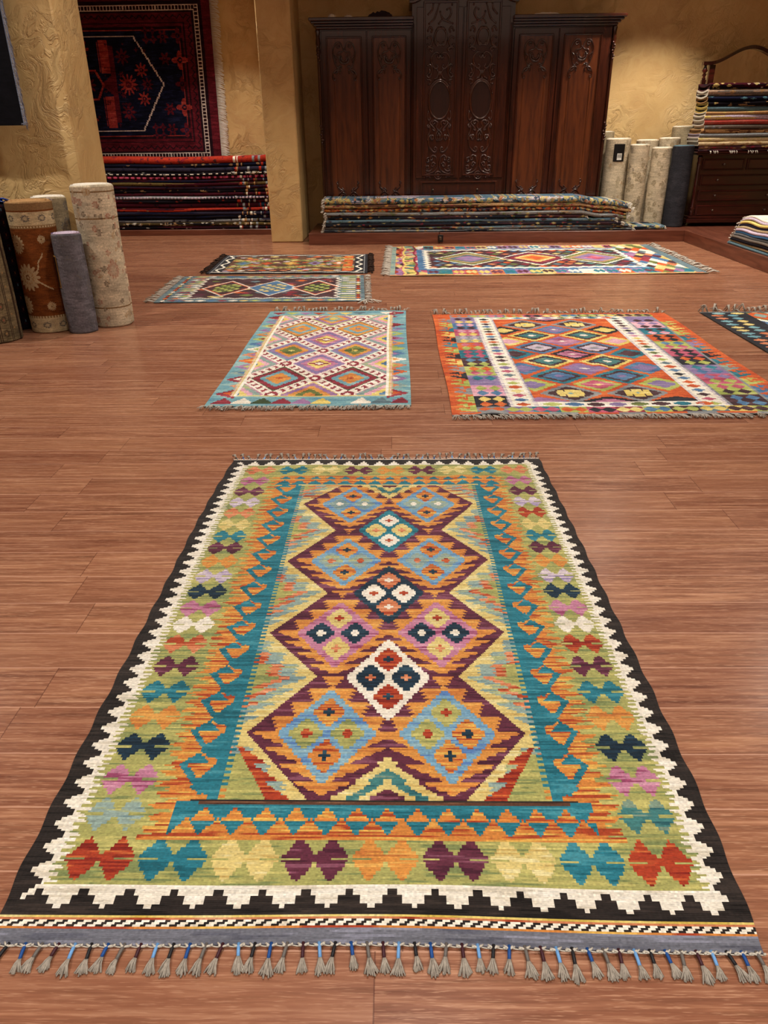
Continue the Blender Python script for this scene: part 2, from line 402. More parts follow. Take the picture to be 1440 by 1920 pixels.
class Cv:
    """canvas in centimetres, x across, y from the near end"""
    def __init__(s, W, H, cell, seed=1, y0=0.0, cellx=None):
        s.W, s.H, s.y0 = W, H, y0
        s.nx = int(round(W / (cellx or cell))); s.ny = int(round((H - y0) / cell))
        s.x, s.y = np.meshgrid((np.arange(s.nx) + .5) * W / s.nx, y0 + (np.arange(s.ny) + .5) * (H - y0) / s.ny)
        s.names = list(PAL); s.idx = np.zeros((s.ny, s.nx), np.int16); s.seed = seed
        s.sn = streak(s.ny, s.nx, max(3, int(7 / (W / s.nx))), seed)
        s.jag = streak(s.ny, s.nx, 40, seed + 5, 0.2)
        s.sn2 = streak(s.ny, s.nx, max(3, int(9 / (W / s.nx))), seed + 6, 0.1)
    def fill(s, mask, c): s.idx[mask] = s.names.index(c)
    def box(s, x0, x1, y0, y1, c): s.fill((s.x >= x0) & (s.x < x1) & (s.y >= y0) & (s.y < y1), c)
    def dia(s, cx, cy, hw, hh, c, step=1.0, clip=None):
        dy = np.floor(np.abs(s.y - cy) / step) * step
        mk = np.abs(s.x - cx) <= hw * (1 - dy / hh)
        mk &= np.abs(s.y - cy) <= hh
        if clip is not None: mk &= clip
        s.fill(mk, c)
    def cross(s, cx, cy, a, b, c):
        s.box(cx - a, cx + a, cy - b * .4, cy + b * .4, c); s.box(cx - a * .4, cx + a * .4, cy - b, cy + b, c)
    def bow(s, cx, cy, c, hw=3.1, hh=4.0, sep=3.0, bg='green', slit=True):
        for q in (-1, 1): s.dia(cx + q * sep, cy, hw, hh, c, 0.9)
        s.box(cx - sep * .6, cx + sep * .6, cy - .5, cy + .5, c)
        if slit:
            for q in (-1, 1):
                a, b = sorted((cx + q * (sep - .3), cx + q * (sep + hw + .3))); s.box(a, b, cy - .4, cy + .3, bg)
    def poly(s, pts, c, step=None):
        yy = s.y if not step else (np.floor(s.y / step) + .5) * step
        ins = np.zeros(s.x.shape, bool); n = len(pts); j = n - 1
        for i in range(n):
            (xi, yi), (xj, yj) = pts[i], pts[j]
            if yi != yj:
                cnd = ((yi > yy) != (yj > yy)) & (s.x < (xj - xi) * (yy - yi) / (yj - yi) + xi)
                ins ^= cnd
            j = i
        s.fill(ins, c)
    def colors(s, contrast=1.0, jit=0.035):
        arr = np.array([PAL[n] for n in s.names])          # n,3,3
        base, a1, a2 = (arr[s.idx, k] for k in range(3))
        v = np.where(np.isin(s.idx, [s.names.index(q) for q in ('stripe', 'lilac', 'salmon', 'red')]), s.sn2 * 1.1, s.sn) * contrast
        w1 = np.clip((-v - 0.55) * 2.5, 0, 1)[..., None]; w2 = np.clip((v - 0.65) * 2.5, 0, 1)[..., None]
        c = base * (1 - w1 - w2) + a1 * w1 + a2 * w2
        c = c * .86 + c.mean(-1, keepdims=True) * .14
        r = np.random.default_rng(s.seed + 9)
        return np.clip(c * (1 + r.normal(0, jit, (s.ny, s.nx, 1)) + r.normal(0, jit * .7, (s.ny, 1, 1))), 0, 1)

def rug_mesh(name, cv, origin, xmap, parent, mat, thick=0.006, wave=None, contrast=1.0, transpose=False):
    nx, ny = cv.nx, cv.ny
    gx, gy = np.meshgrid(np.linspace(0, cv.W, nx + 1), np.linspace(cv.y0, cv.H, ny + 1))
    X, Y = xmap(gx, gy)
    Z = np.full(X.shape, thick) + (wave(X, Y) if wave is not None else 0)
    V = np.stack([X.ravel(), Y.ravel(), Z.ravel()], 1)
    i = np.arange(ny)[:, None] * (nx + 1) + np.arange(nx)[None]
    Fc = np.stack([i, i + 1, i + nx + 2, i + nx + 1], -1).reshape(-1, 4)
    col = cv.colors(contrast).reshape(-1, 3)
    # border skirt + underside
    ring = [(0, k) for k in range(nx + 1)] + [(k, nx) for k in range(1, ny + 1)] + [(ny, nx - k) for k in range(1, nx + 1)] + [(ny - k, 0) for k in range(1, ny)]
    rid = np.array([a * (nx + 1) + b for a, b in ring]); n = len(rid)
    low = V[rid].copy(); low[:, 2] = np.maximum(low[:, 2] - thick, 0.0012); b0 = len(V)
    V = np.concatenate([V, low]); k = np.arange(n); k2 = (k + 1) % n
    sk = np.stack([b0 + k, b0 + k2, rid[k2], rid[k]], 1)
    cc = cv.colors(contrast)
    rc = np.array([cc[min(a, ny - 1), min(b, nx - 1)] for a, b in ring]) * 0.85
    Fc = np.concatenate([Fc, sk]); col = np.concatenate([col, rc])
    o = quads_object(name, V - np.array([*origin]), Fc, col, mat, parent)
    return o

# ---- the big rug in the foreground --------------------------------------
def big_rug():
    W, H = 134.0, 210.5
    cv = Cv(W, H, 0.42, 3, y0=-4.6, cellx=0.45)
    x, y = cv.x, cv.y
    cv.fill(np.ones_like(x, bool), 'black')
    side = np.minimum(x, W - x)
    per = 5.45
    saw = np.abs(((y - 4.5) / per) % 1 - 0.5) * 2            # 1 at tooth tips
    saw = np.floor((1 - saw) * 3.999) / 3.0
    tip = 2.2 + 2.6 * saw
    comb = np.where(((y / 1.55) % 1) < 0.5, 6.0, 7.6) + 0.35 * cv.jag
    inside = (y > 6.7) & (y < 203.2)
    cv.fill((side > tip) & (y > 2.2) & (y < 208.2), 'white')
    # stepped pyramids along the near and far ends
    px = 131.0 / 16.6
    ph = np.abs(((x - 1.3) / px) % 1 - 0.5) * 2              # 0 at pyramid centre
    lev = np.where(ph < .2, 5.8, np.where(ph < .5, 4.6, np.where(ph < .86, 3.1, 1.9)))
    cv.fill((y < lev) & (y > 0), 'black')
    phf = np.abs(((x - 3) / 13.1 * 2) % 1 - 0.5) * 2
    levf = np.where(phf < .3, 203.6, np.where(phf < .6, 205.2, np.where(phf < .85, 206.6, 208.0)))
    cv.fill((y > levf), 'black')
    cv.fill((side < 2.2), 'black')
    cv.fill(inside & (side > comb), 'green')
    # motif columns
    Lc = ['red', 'grey', 'pink', 'navy', 'orange', 'teal', 'purple', 'salmon', 'white', 'pink', 'navy', 'lilac', 'orange', 'purple', 'teal', 'cream', 'salmon', 'lilac', 'purple', 'pink']
    Ly = [12.5, 23.2, 32.5, 42.2, 51.9, 61.1, 71.1, 80.8, 89.8, 98.1, 107, 115.9, 125.1, 133.9, 142.1, 150.5, 159.7, 168.6, 178, 188]
    Rc = ['red', 'gteal', 'pink', 'navy', 'orange', 'teal', 'purple', 'red', 'white', 'pink', 'navy', 'lilac', 'orange', 'purple', 'teal', 'cream', 'red', 'lilac', 'purple', 'pink']
    for k in range(1, 20):
        for cc, xx in ((Lc[k], 13.2), (Rc[k], W - 13.4)):
            cv.bow(xx, Ly[k], cc, 2.85, 4.2, 2.9)
    for k, cc in enumerate(['red', 'teal', 'cream', 'purple', 'orange', 'purple', 'cream', 'teal', 'red']):
        cv.bow(13.6 + k * 13.35, 12.5, cc if k not in (1, 7) else 'teal', 3.2, 5.0, 3.1)
        cv.bow(13.6 + k * 13.35, 198.3, {'red': 'salmon'}.get(cc, cc), 3.2, 3.9, 3.1)
    # orange streaked frame with ragged outer edge
    rag = 22.0 - 2.2 * (((y / 2.9) % 1) > 0.45) + 0.9 * cv.jag
    fr = (side > rag) & (y > 17.2) & (y < 193.0)
    cv.fill(fr, 'stripe')
    # teal running hooks on the long sides
    P = 10.35
    for q in (0, 1):
        mx = (lambda v: v) if q == 0 else (lambda v: W - v)
        def poly(pts, c, st=None): cv.poly([(mx(a), b) for a, b in pts], c, st)
        xs = x if q == 0 else W - x
        cv.fill((xs > 30.2) & (xs < 32.3) & (y > 27) & (y < 186), 'teal')
        k = 0; yc = 36.6
        while yc < 186:
            poly([(31.5, yc + 1.2), (30.0, yc), (26.3, yc - 5.9), (26.0, yc - 6.6), (31.5, yc - P + 1)], 'teal')
            poly([(22.2, yc + .3), (23.8, yc + 1.0), (30, yc - 6.6), (28.3, yc - 8.6)], 'teal')
            poly([(22.6, yc + .1), (26.0, yc + 3.6), (29.0, yc + .3)], 'teal', .7)
            poly([(24.4, yc - .4), (30.1, yc - .2), (26.9, yc - 4.2)], 'stripe', .7)
            poly([(25.2, yc + 4.9), (26.6, yc + 4.9), (30.2, yc + .1), (29.2, yc - .3)], 'stripe')
            yc += P
        cmb = 32.2 + np.where(((y / 1.7) % 1) < .5, 1.4, 0.0)
        cv.fill((xs > 32.0) & (xs < cmb) & (y > 30) & (y < 184), 'teal')
    # end bands of triangles
    b = (side > 24.5) & (y > 17.6) & (y < 26.6); cv.fill(b, 'teal')
    for k in range(14):
        cx = 27.4 + k * 6.12
        cv.poly([(cx - 3.0, 17.5), (cx - 2.2, 19), (cx, 22.6), (cx + 2.2, 19), (cx + 3.0, 17.5)], 'stripe', 0.8)
        if k < 14: cv.poly([(cx + .8, 22.0), (cx + 3.0, 25.0), (cx + 5.4, 22.0)], 'stripe', 0.8)
    cv.fill((side > 19) & (y > 16.9) & (y < 17.9), 'stripe')
    b = (side > 24) & (y > 184.2) & (y < 193); cv.fill(b, 'stripe')
    for k in range(15):
        cx = 25.0 + k * 6.0
        cv.poly([(cx - 3.4, 184), (cx, 188.6), (cx + 3.4, 184)], 'teal', 0.8)
        cv.poly([(cx - 2.6, 189.3), (cx, 192.4), (cx + 2.6, 189.3)], 'teal', 0.8)
    # ---- central field
    fld = (x > 32.3 + np.where(((y / 1.7) % 1) < .5, 1.2, 0)) & (x < W - 32.3 - np.where(((y / 1.7) % 1) < .5, 1.2, 0)) & (y > 27) & (y < 184)
    cv.fill(fld, 'green')
    yk = [20, 46.5, 66.9, 85.6, 105.8, 125, 146, 167, 186]; xk = [56, 35, 49, 34.6, 48.8, 34.4, 48.5, 35, 50]
    bx = np.interp(y, yk, xk); xm = np.minimum(x, W - x)
    T = 5.0
    fr_ = ((2000 * T - (y - 27)) / T) % 1                    # 0 top of a tooth .. 1 at its flat base
    fr_ = np.floor(fr_ * 4) / 3
    out = bx - xm                                              # distance outside the zigzag
    for d, c in ((30, 'green'), (10.4, 'salmon'), (7.6, 'grey'), (3.6, 'cream')):
        cv.fill(fld & (out < d + (fr_ - .5) * 3.4 + 0.3 * cv.jag), c)
    top = fld & (y > 172) & (out > 0) & (out < 6); cv.fill(top & (cv.jag > .3), 'red')
    ins = fld & (out <= 0)
    cv.fill(ins, 'orange')
    rowsy = [46.5, 85.6, 125, 166.9]
    near = np.zeros_like(x, int)
    for k, yc in enumerate(rowsy): near = np.where(np.abs(y - yc) < np.abs(y - np.array(rowsy)[near]), k, near)
    yc = np.array(rowsy)[near]
    xm2 = xm
    db = np.abs(xm2 - 53.2) - 11.0 * (1 - np.abs(y - yc) / 15.0)
    cv.fill(ins & (db > 5.7 - 4.1 * fr_), 'purple')
    cen = np.abs(x - W / 2)
    # blue / pink diamonds
    spec = {0: ('blue', [('stripe', 'navy', 0, 1), ('stripe', 'navy', 0, -1), ('green', 'red', -1, 0), ('green', 'red', 1, 0)],
                [('green', 'red', 0, 1), ('stripe', 'navy', 0, -1), ('green', 'red', -1, 0), ('stripe', 'navy', 1, 0)]),
            1: ('pink', [('cream', 'red', 0, 1), ('cream', 'salmon', 0, -1), ('navy', 'white', -1, 0), ('navy', 'white', 1, 0)], None),
            2: ('blue', [('stripe', 'navy', 0, 1), ('stripe', 'navy', 0, -1), ('grey', 'salmon', -1, 0), ('grey', 'red', 1, 0)], None),
            3: ('blue', [('stripe', 'navy', 0, 1), ('stripe', 'navy', 0, -1), ('grey', 'white', -1, 0), ('grey', 'white', 1, 0)], None)}
    for k, yc in enumerate(rowsy):
        bg, l, r = spec[k]
        for cx, sp in ((53.1, l), (W - 53.1, r or l)):
            cv.dia(cx, yc, 11.0, 15.0, bg, 1.0)
            for oc, ic, dx, dy in sp:
                cv.dia(cx + dx * 4.7, yc + dy * 7.0, 3.7, 4.9, oc, 1.0)
                cv.cross(cx + dx * 4.7, yc + dy * 7.0, 1.3, 1.5, ic)
    for yc, bg, hv, vv in ((66.5, 'white', ('navy', 'salmon'), ('red', 'navy')), (105.6, 'navy', ('white', 'red'), ('salmon', 'white')), (146, 'teal', ('cream', 'salmon'), ('white', 'red'))):
        cv.dia(W / 2, yc, 10.4, 15.8, bg, 1.0)
        for q in (-1, 1):
            cv.dia(W / 2 + q * 4.5, yc, 3.7, 5.3, hv[0], 1.0); cv.cross(W / 2 + q * 4.5, yc, 1.3, 1.3, hv[1])
            cv.dia(W / 2, yc + q * 7.3, 3.7, 4.7, vv[0], 1.0); cv.cross(W / 2, yc + q * 7.3, 1.3, 1.3, vv[1])
    # half motifs at both ends of the centre line
    for yb, sg in ((27, 1), (184, -1)):
        h = (y - yb) * sg
        for hh, c in ((11.5, 'cream'), (8.5, 'gteal'), (5.5, 'cream'), (3.2, 'purple')):
            cv.fill(fld & (h > 0) & (cen < (hh - np.floor(h / 1.0)) * 0.95 + (fr_ - .5) * 1.2), c)
    # corner fills near the field's near end
    hn = y - 27
    for q in (0, 1):
        xs = x if q == 0 else W - x
        cv.fill(fld & (hn < 15) & (xs < 45.5 - hn * .62 + (fr_ - .5) * 2.4) & (xs > 42.0 - hn * .55), 'red'); cv.fill(fld & (hn < 13) & (xs < 42.0 - hn * .55), 'green')
    # seam lines at the ends of the field
    cv.fill((side > 27) & (y > 26.3) & (y < 27.1), 'black'); cv.fill((side > 29) & (y > 25.7) & (y < 26.3), 'brown')
    cv.fill((side > 31) & (y > 183.8) & (y < 184.4), 'cream')
    # near end: gold and red twining, barber-pole cord, grey web
    cv.fill(y < 1.0, 'black'); cv.fill(y < 0.75, 'yellow'); cv.fill((y < 0.3), 'salmon')
    cv.fill((y < -0.1), 'red')
    cv.fill((y < -0.1) & (y > -1.15) & (((x - y * 1.6) / 2.5) % 1 < .55), 'cwhite'); cv.fill((y < -0.1) & (y > -1.15) & (((x - y * 1.6) / 2.5) % 1 >= .55), 'black')
    cv.fill(y < -1.2, 'stripe'); cv.fill(y < -1.7, 'band')
    cv.fill(y > 209.6, 'white'); cv.fill(y > 210.1, 'salmon')
    def xmap(gx, gy):
        t = np.clip(gy / 210, 0, 1)
        xl = np.interp(gy, [-5, 0, 17, 50, 110, 150, 180, 210], [-1.7, -1.6, -2.1, -2.4, -2.2, -2.2, -1.5, 0.2])
        xr = np.interp(gy, [-5, 0, 28, 62, 94, 131, 178, 210], [132.0, 132.3, 133.4, 133.4, 132.9, 132.6, 131.5, 130.6])
        xw = xl + gx / W * (xr - xl) + 2.2 * 4 * (gx / W) * (1 - gx / W)
        edge = np.minimum(gx, W - gx)
        xw = xw + np.where(edge < 6, 0.25 * np.sin(gy / 2.3) * (1 - edge / 6), 0)
        yw = gy + (0.9 * np.exp(-((gx - 68) / 30) ** 2) - 0.7 * (gx / W)) * np.clip(1 - gy / 30, 0, 1)
        # the field's right half is pulled a little lengthwise where it puckers
        yw = yw + 0.45 * np.sin(gx / 3.1 + gy / 14) * np.exp(-((gx - 96) / 9) ** 2) * np.clip((gy - 60) / 40, 0, 1)
        return -0.70 + xw / 100, 0.85 + yw / 100
    def wave(X, Y):
        a = 0.0015 * (1 + np.sin(X * 5 + 1) * np.sin(Y * 4))
        e = np.clip(1 - np.abs(X - (-0.05)) / 0.7, 0, 1)
        a += 0.004 * np.exp(-((Y - 0.93) / .05) ** 2) * (1 + np.sin(X * 9 + .6)) / 2
        a += 0.003 * np.exp(-((X - .27 - .03 * np.sin(Y * 6)) / .05) ** 2) * (Y > 1.5) * (1 + np.sin(Y * 28 + X * 20)) / 2
        a += 0.004 * np.exp(-((Y - 2.88) / .04) ** 2) * (1 + np.sin(X * 14)) / 2
        return a
    root = thing('kilim_rug', 'large green, teal and orange kilim with a black zigzag edge lying nearest', 'rug', (-0.04, 1.9, 0))
    rug_mesh('woven_field', cv, tuple(root.location), xmap, root, M_weave, 0.005, wave)
    # tassels at both ends
    keys = ['light_blue', 'black', 'royal_blue', 'grey', 'maroon']
    ml = list(WRAPS.values()); tid = {k: i + 1 for i, k in enumerate(WRAPS)}
    mats = [M_tass] + ml + [M_cord]
    for end in (0, 1):
        n = 49
        cord = MB()
        for k in range(n):
            r = random.Random(k + end * 100)
            u = (k + .5) / n
            gx = u * W
            Xc, Yc = xmap(np.array([[gx]]), np.array([[-4.6 if end == 0 else 210.5]])); Xc = float(Xc[0, 0]); Yc = float(Yc[0, 0])
            sgn = -1 if end == 0 else 1
            lean = (u - .5) * .35 + r.uniform(-.22, .22)
            if end == 0:
                d = Vector((lean, -1, 0)).normalized(); wl, sl, lift = 0.022 * r.uniform(.9, 1.15), 0.027 * r.uniform(.85, 1.15), 0.0
            else:
                d = Vector((lean * 2 + r.uniform(-.3, .3), 1, 0)).normalized(); wl, sl, lift = 0.014, 0.022, 0.012 * r.uniform(.3, 1.3)
            t = MB(); p0 = Vector((Xc, Yc, 0.006)); p1 = p0 + d * wl; p1.z = 0.0055 + lift * .5
            q = Vector((d.y, -d.x, 0))
            t.tube([p0 - d * .003, p0 + d * wl * .5 + Vector((0, 0, .001)), p1], 0.0031, 8, tid[keys[(k + end) % 5]])
            for st in range(16):
                a = (st - 7.5) / 7.5 * .42 + r.uniform(-.07, .07)
                dd = (d * math.cos(a) + q * math.sin(a)); ll = sl * r.uniform(.8, 1.08) * (1 - .15 * abs(a))
                s0 = p1 - d * .003 + q * math.sin(a) * .003
                s1 = p1 + dd * ll * .5 + Vector((0, 0, r.uniform(-.001, .004) + lift * .5)); s2 = p1 + dd * ll; s2.z = max(0.0016, r.uniform(.0014, .0045) + lift * r.uniform(.4, 1.3))
                t.tube([s0, s1, s2], 0.0013, 4, 0, taper=lambda u_: 1.0 + .15 * u_)
            # little knot bridging to the web
            for s_ in (-1, 1):
                t.tube([p0 + q * s_ * .0095 + d * -.002, p0 + q * s_ * .004 + d * .002 + Vector((0, 0, .002)), p0 + d * .004], 0.0018, 5, 6)
            o = t.build('tassel', mats, root)
            if k % 5 == (-end) % 5: o['label'] = 'grey-brown tassel bound with light blue thread'
        path = []
        for k in range(199):
            u = k / 198
            Xc, Yc = xmap(np.array([[u * W]]), np.array([[-4.6 if end == 0 else 210.5]]))
            path.append((float(Xc[0, 0]), float(Yc[0, 0]) + (-1 if end == 0 else 1) * (.0015 + .002 * abs(math.sin(k * math.pi / 4))), 0.006))
        cord.tube(path, 0.0011, 5, 0)
        for k in range(0, 199, 2):
            cord.tube([(path[k][0] - .002, path[k][1], .0075), (path[k][0] + .002, path[k][1] + .001, .0085)], 0.0022, 5, 0)
        cord.build('edge_cord', M_cord, root)
    settle_tassels(root)
def settle_tassels(root):
    off = Vector(root.location)
    for c in root.children:
        if c.name.startswith(('tassel', 'edge_cord', 'fringe')): c.data.transform(Matrix.Translation(-off))
big_rug()

# ---- fringe of many strands: nobody could count it
def fringe(root, pts, dirv, length, mat, n, rad=0.0016, spread=.5, lift=0.012, name='fringe', clump=4):
    mb = MB(); r = random.Random(len(pts) * 7 + int(length * 1000) + n)
    P = [Vector(p) for p in pts]; d0 = Vector(dirv).normalized(); q = Vector((d0.y, -d0.x, 0))
    for k in range(n):
        u = (k // clump * clump + .5 * clump) / n + r.uniform(-.6, .6) / n
        f = max(0, min(.9999, u)) * (len(P) - 1); i = int(f); p = P[i].lerp(P[i + 1], f - i)
        rr = random.Random(k // clump)
        a = rr.uniform(-spread, spread) + r.uniform(-.3, .3); d = d0 * math.cos(a) + q * math.sin(a)
        ll = length * r.uniform(.7, 1.1); h = lift * rr.uniform(.1, 1.2)
        a2 = a + r.uniform(-.6, .6); d2 = d0 * math.cos(a2) + q * math.sin(a2)
        s1 = p + d * ll * .5 + Vector((0, 0, h)); s2 = s1 + d2 * ll * .5; s2.z = max(.002, p.z + h * r.uniform(-.5, .9))
        mb.tube([p, s1, s2], rad, 4, 0)
    o = mb.build(name, mat, root); o['kind'] = 'stuff'
    return o

def grid_rug(name, label, cv, x0, y0, mat=M_weavef, skew=None, wave=None, thick=.006, along='y', contrast=1.0):
    """cv x,y in cm are laid on the floor from (x0,y0)"""
    def xmap(gx, gy):
        X, Y = gx / 100, gy / 100
        if skew is not None: X, Y = skew(X, Y)
        return x0 + X, y0 + Y
    cx, cy = x0 + cv.W / 200, y0 + (cv.H + cv.y0) / 200
    root = thing(name, label, 'rug', (cx, cy, 0))
    rug_mesh('woven_field', cv, (cx, cy, 0), xmap, root, mat, thick, wave, contrast)
    return root

# ---- pink lattice kilim
def pink_rug():
    W, H = 106.5, 229.0
    cv = Cv(W, H, 0.85, 21, cellx=0.8); x, y = cv.x, cv.y
    cv.fill(np.ones_like(x, bool), 'lblue')
    side = np.minimum(x, W - x)
    # coloured reciprocal triangles in the border
    cols = ['lblue', 'dred', 'lblue', 'dred', 'grey', 'mauve', 'hot', 'salmon', 'white', 'denim', 'lime', 'orange', 'mauve', 'lime', 'violet', 'dred', 'lblue']
    for k in range(17):
        yc = 7 + k * 13.3; c = cols[k % len(cols)]
        for q in (0, 1):
            mx = (lambda v: v) if q == 0 else (lambda v: W - v)
            cc = c if q == 0 else cols[(k + 2) % len(cols)]
            cv.poly([(mx(.6), yc), (mx(12.5), yc + 8.5), (mx(12.5), yc - 8.5)], cc, 1.5)
            cv.poly([(mx(5.5), yc + .5), (mx(9.5), yc + 3.2), (mx(9.5), yc - 2.4)], cols[(k + 5) % len(cols)], 1.0)
    for k in range(10):
        c1 = ['dred', 'white', 'dkgreen', 'dred', 'mauve', 'yellow', 'lblue', 'white', 'steel', 'dred'][k]
        cx = 8 + k * 10.4
        cv.poly([(cx - 5.5, 4), (cx, 14), (cx + 5.5, 4)], c1, 1.6)
        cv.poly([(cx - 5.5, 224), (cx, 216), (cx + 5.5, 224)], ['dred', 'lime', 'mauve', 'red', 'orange', 'yellow', 'steel', 'lblue', 'white', 'dred'][k], 1.6)
    cv.box(0, W, 0, 3.5, 'lblue'); cv.box(0, W, 225.5, 230, 'lblue')
    cv.fill(side < 1.6, 'lblue')
    inner = (x > 10.5) & (x < W - 10.5) & (y > 15) & (y < 214)
    cv.fill(inner, 'bpink')
    fld = (x > 14) & (x < W - 14) & (y > 17) & (y < 212)
    cv.fill(fld, 'lilac')
    # diamond rows (centre y, kind)
    rings_pair = {48.8: ['dkgreen', 'dred', 'lblue', 'orange', 'red'], 109.6: ['lblue', 'violet', 'orange', 'olive', 'yellow'], 169.4: ['dkgreen', 'orange', 'lblue', 'orange', 'denim']}
    rings_mid = {18.5: ['yellow', 'mauve', 'orange', 'olive', 'orange'], 78.6: ['bpink', 'violet', 'pink', 'yellow', 'dred'], 138.5: ['bpink', 'violet', 'pink', 'yellow', 'dred'], 201: ['lime', 'mauve', 'orange', 'grey', 'yellow']}
    def rings(cx, cy, cl):
        for hw, c in zip((19.5, 15.0, 11.0, 7.2, 3.2), cl): cv.dia(cx, cy, hw, hw * 1.42, c, 1.7, fld)
        for hw, c in zip((19.5, 15.0), cl):                                    # toothed edges
            pass
    for cy, cl in rings_mid.items():
        for cx in (52, 52 - 41, 52 + 41):
            rings(cx, cy, cl if cx == 52 else ['pink', 'grey', 'bpink', 'yellow', 'denim'])
            if cy in (78.6, 138.5) and cx == 52:
                cv.cross(cx, cy, 6, 3.5, 'dred'); cv.cross(cx, cy, 2.2, 2.6, 'white')
    for cy, cl in rings_pair.items():
        for cx in (31.6, 72.6): rings(cx, cy, cl); cv.cross(cx, cy, 4.2, 5, cl[3]); cv.cross(cx, cy, 1.8, 2.0, cl[4])
    # white lattice with dark red hooks
    a = ((x - 31.6) / 41.0 + (y - 48.8) / 60.3); b = ((x - 31.6) / 41.0 - (y - 48.8) / 60.3)
    da = np.abs(((a + .5) % 1) - .0); da = np.minimum(da, 1 - da); db = np.abs(((b + .5) % 1)); db = np.minimum(db, 1 - db)
    lat = np.minimum(da, db)
    cv.fill(fld & (lat < .1), 'white')
    along = np.where(da < db, b, a)
    hk = (lat < .06) & (np.abs(((along * 6) % 1) - .5) < .27)
    cv.fill(fld & hk, 'dred')
    cv.fill(fld & (lat < .03) & (np.abs(((along * 6 + .2) % 1) - .5) < .12), 'white')
    cv.fill(fld & (da < .1) & (db < .1), 'dred')
    cv.fill(fld & (da < .05) & (db < .05), 'white')
    # cream comb line round the field
    ln = ((side > 11.5) & (side < 14) & (y > 15.5) & (y < 213.5)) | ((side > 11.5) & (((y > 15.5) & (y < 17.2)) | ((y > 212) & (y < 213.6))))
    cv.fill(ln, 'cream'); cv.fill(ln & (side > 12.2) & (side < 13.3), 'cwhite')
    cv.fill((side > 9.8) & (side < 11.5) & ((y % 2.4) < 1.1) & (y > 15) & (y < 213), 'cream')
    root = grid_rug('kilim_rug', 'pink and light blue diamond lattice kilim on the floor left of the orange-edged one', cv, -.99, 3.655,
                    skew=lambda X, Y: (X + .004 * np.sin(Y * 3), Y + .004 * np.sin(X * 7)), wave=lambda X, Y: .002 * (1 + np.sin(X * 9) * np.sin(Y * 6)))
    fringe(root, [(-.99, 3.655, .008), (-.4, 3.648, .008), (.07, 3.66, .008)], (-.25, -1, 0), .055, M_tassl, 400, .0019, .35, .012, clump=8)
    fringe(root, [(-.97, 5.945, .008), (-.4, 5.95, .008), (.08, 5.94, .008)], (.1, 1, 0), .055, M_tassl, 230, .0021, .8, .03, clump=6)
    settle_tassels(root)
pink_rug()

